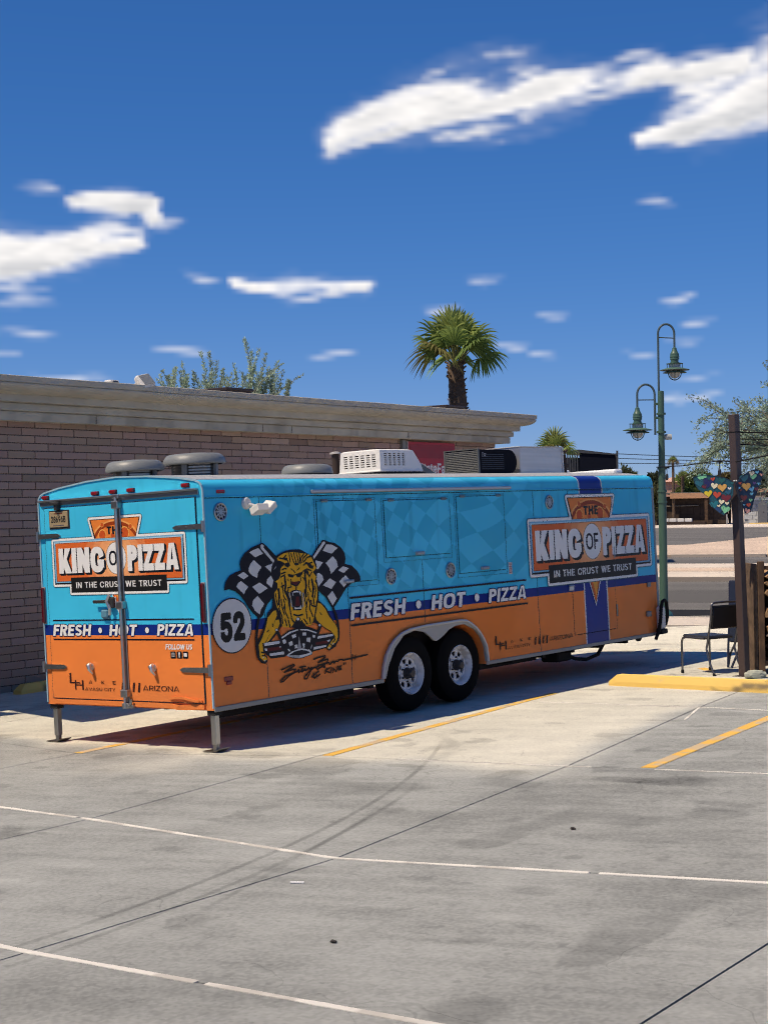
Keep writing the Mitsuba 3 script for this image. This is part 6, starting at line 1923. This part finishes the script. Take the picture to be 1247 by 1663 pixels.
for i in range(4):
    put('concrete_block', stp(box(i * 0.74, i * 0.74 + 0.66, -0.16, 0.16, 0.28, 0.62, 0.03), -16.75, 122.2), 'satin', color=(0.74, 0.73, 0.70), label=['first', 'second', 'third', 'fourth'][i] + ' white block from the lamp pole, on the low ledge before the dark carport', category='concrete block')
put('low_ledge', stp(box(-17.6, -12.6, -0.5, 0.6, -0.1, 0.28, 0.03), 0, 122.4), 'matte', color=(0.045, 0.03, 0.025), label='dark low ledge carrying the white blocks', category='ledge')
put('utility_pipe', stp(tube([(0, 0, 0), (0, 0, 0.95)], 0.08, 10), -10.6, 122.0), 'satin', color=(0.33, 0.33, 0.32), smooth=40, label='short grey pipe bollard under the butterfly', category='bollard')
tag('block_building', 'white painted block building with dark roof edge across the road', 'building')
for r_i in range(6):
    for c_i in range(5):
        a = c_i * 0.82 - (0.41 if r_i % 2 else 0)
        put('block_building__block', stp(box(a, a + 0.78, 0, 0.12, 0.06 + r_i * 0.36, 0.40 + r_i * 0.36, 0.015), -8.9, 125.4), 'matte', color=np.array((0.50, 0.52, 0.54)) * rng.uniform(0.9, 1.1))
put('block_building__wall', stp(box(-0.4, 4.0, 0.09, 4.0, 0, 2.3), -8.9, 125.4), 'matte', color=(0.34, 0.35, 0.36))
put('block_building__lintel', stp(box(-0.4, 4.0, -0.04, 0.2, 2.24, 2.52, 0.01), -8.9, 125.4), 'satin', color=(0.76, 0.77, 0.78))
put('block_building__roof', stp(box(-1.2, 4.4, -0.7, 4.4, 2.7, 2.95, 0.02), -8.9, 125.4), 'satin', color=(0.022, 0.02, 0.02))
put('block_building__fascia', stp(box(-1.0, 4.4, -0.74, -0.70, 3.0, 3.35, 0.02), -8.9, 125.4), 'matte', color=(0.40, 0.25, 0.16))
_g = sg.Polygon([(-0.42, 0), (0.42, 0), (0.42, 1.85), (0, 2.3), (-0.42, 1.85)])
tag('utility_cabinet', 'dark grey gabled cabinet standing before the white block building', 'cabinet')
put('utility_cabinet__housing', stp(onto(extrude(_g, 0.5), (0, 0, 0), X, Z, -Y), -7.5, 124.9), 'satin', color=(0.13, 0.135, 0.145))
put('utility_cabinet__knob', stp(lathe([(0, -0.03), (0.06, -0.03), (0.06, 0.02), (0, 0.03)], 10, at=(0.1, -0.5, 1.1), axis=(0, -1, 0)), -7.5, 124.9), 'satin', color=(0.04, 0.04, 0.04))
put('far_pavement__yellow_kerb', stp(box(-0.9, 0.9, -0.1, 0.1, -0.12, 0.10, 0.03), -7.7, 122.5), 'yellow_paint')
tag('distant_house', 'salmon coloured house wall far right of the lamp pole', 'house')
put('distant_house__wall', stp(box(-1.2, 1.2, 0, 4, 0, 4.3), -16.6, 131.0), 'matte', color=(0.50, 0.30, 0.24))
put('distant_house__roof', stp(trimesh.convex.convex_hull(np.array([(-1.5, -0.4, 4.25), (1.5, -0.4, 4.25), (1.5, 4.4, 4.25), (-1.5, 4.4, 4.25), (-0.6, 2, 4.75), (0.6, 2, 4.75)])), -16.6, 131.0), 'matte', color=(0.52, 0.32, 0.25))

# dark steel canopy behind the trailer's nose
NO = np.array([-19.75, 37.45, -0.6])
NA = np.array([0.86, 0.51, 0.0])
NB = np.array([-0.51, 0.86, 0.0])
tag('dark_canopy', 'dark navy steel canopy with slatted side behind the trailer roof', 'canopy')
no = lambda m: onto(m, NO, NA, NB, Z)
put('dark_canopy__fascia', no(trimesh.convex.convex_hull(np.array([(0.50, 0, 3.1), (1.76, 0, 3.1), (0.50, 0, 4.24), (1.76, 0, 4.06), (0.50, 0.12, 3.1), (1.76, 0.12, 3.1), (0.50, 0.12, 4.24), (1.76, 0.12, 4.06)]))), 'rubber', color=(0.006, 0.008, 0.016))
put('dark_canopy__roof', no(trimesh.convex.convex_hull(np.array([(0.0, -0.05, 4.24), (0.5, -0.05, 4.28), (1.82, -0.05, 4.10), (0.0, 3, 4.24), (1.82, 3, 4.1), (0.0, -0.05, 4.20), (0.5, -0.05, 4.24), (1.82, -0.05, 4.06), (0, 3, 4.2), (1.82, 3, 4.06)]))), 'satin', color=(0.05, 0.055, 0.06))
for i in range(6):
    put('dark_canopy__slat', no(box(-0.02 + i * 0.085, 0.022 + i * 0.085, -0.01, 0.04, 0.6, 4.2)), 'satin', color=(0.055, 0.06, 0.07))
put('dark_canopy__rail', no(cat([box(-0.02, 1.8, -0.03, -0.015, 3.28, 3.31), box(-0.02, 1.8, -0.03, -0.015, 3.16, 3.18)])), 'satin', color=(0.10, 0.11, 0.12))
put('dark_canopy__back_panel', no(box(-0.02, 1.8, 0.5, 0.55, 0.3, 4.0)), 'satin', color=(0.015, 0.018, 0.028))
put('dark_canopy__post', no(box(1.78, 1.85, -0.03, 0.06, 0, 4.22)), 'satin', color=(0.05, 0.05, 0.05))
put('dark_canopy__post', no(box(-0.05, 0.0, -0.03, 0.06, 0, 4.2)), 'satin', color=(0.05, 0.05, 0.05))
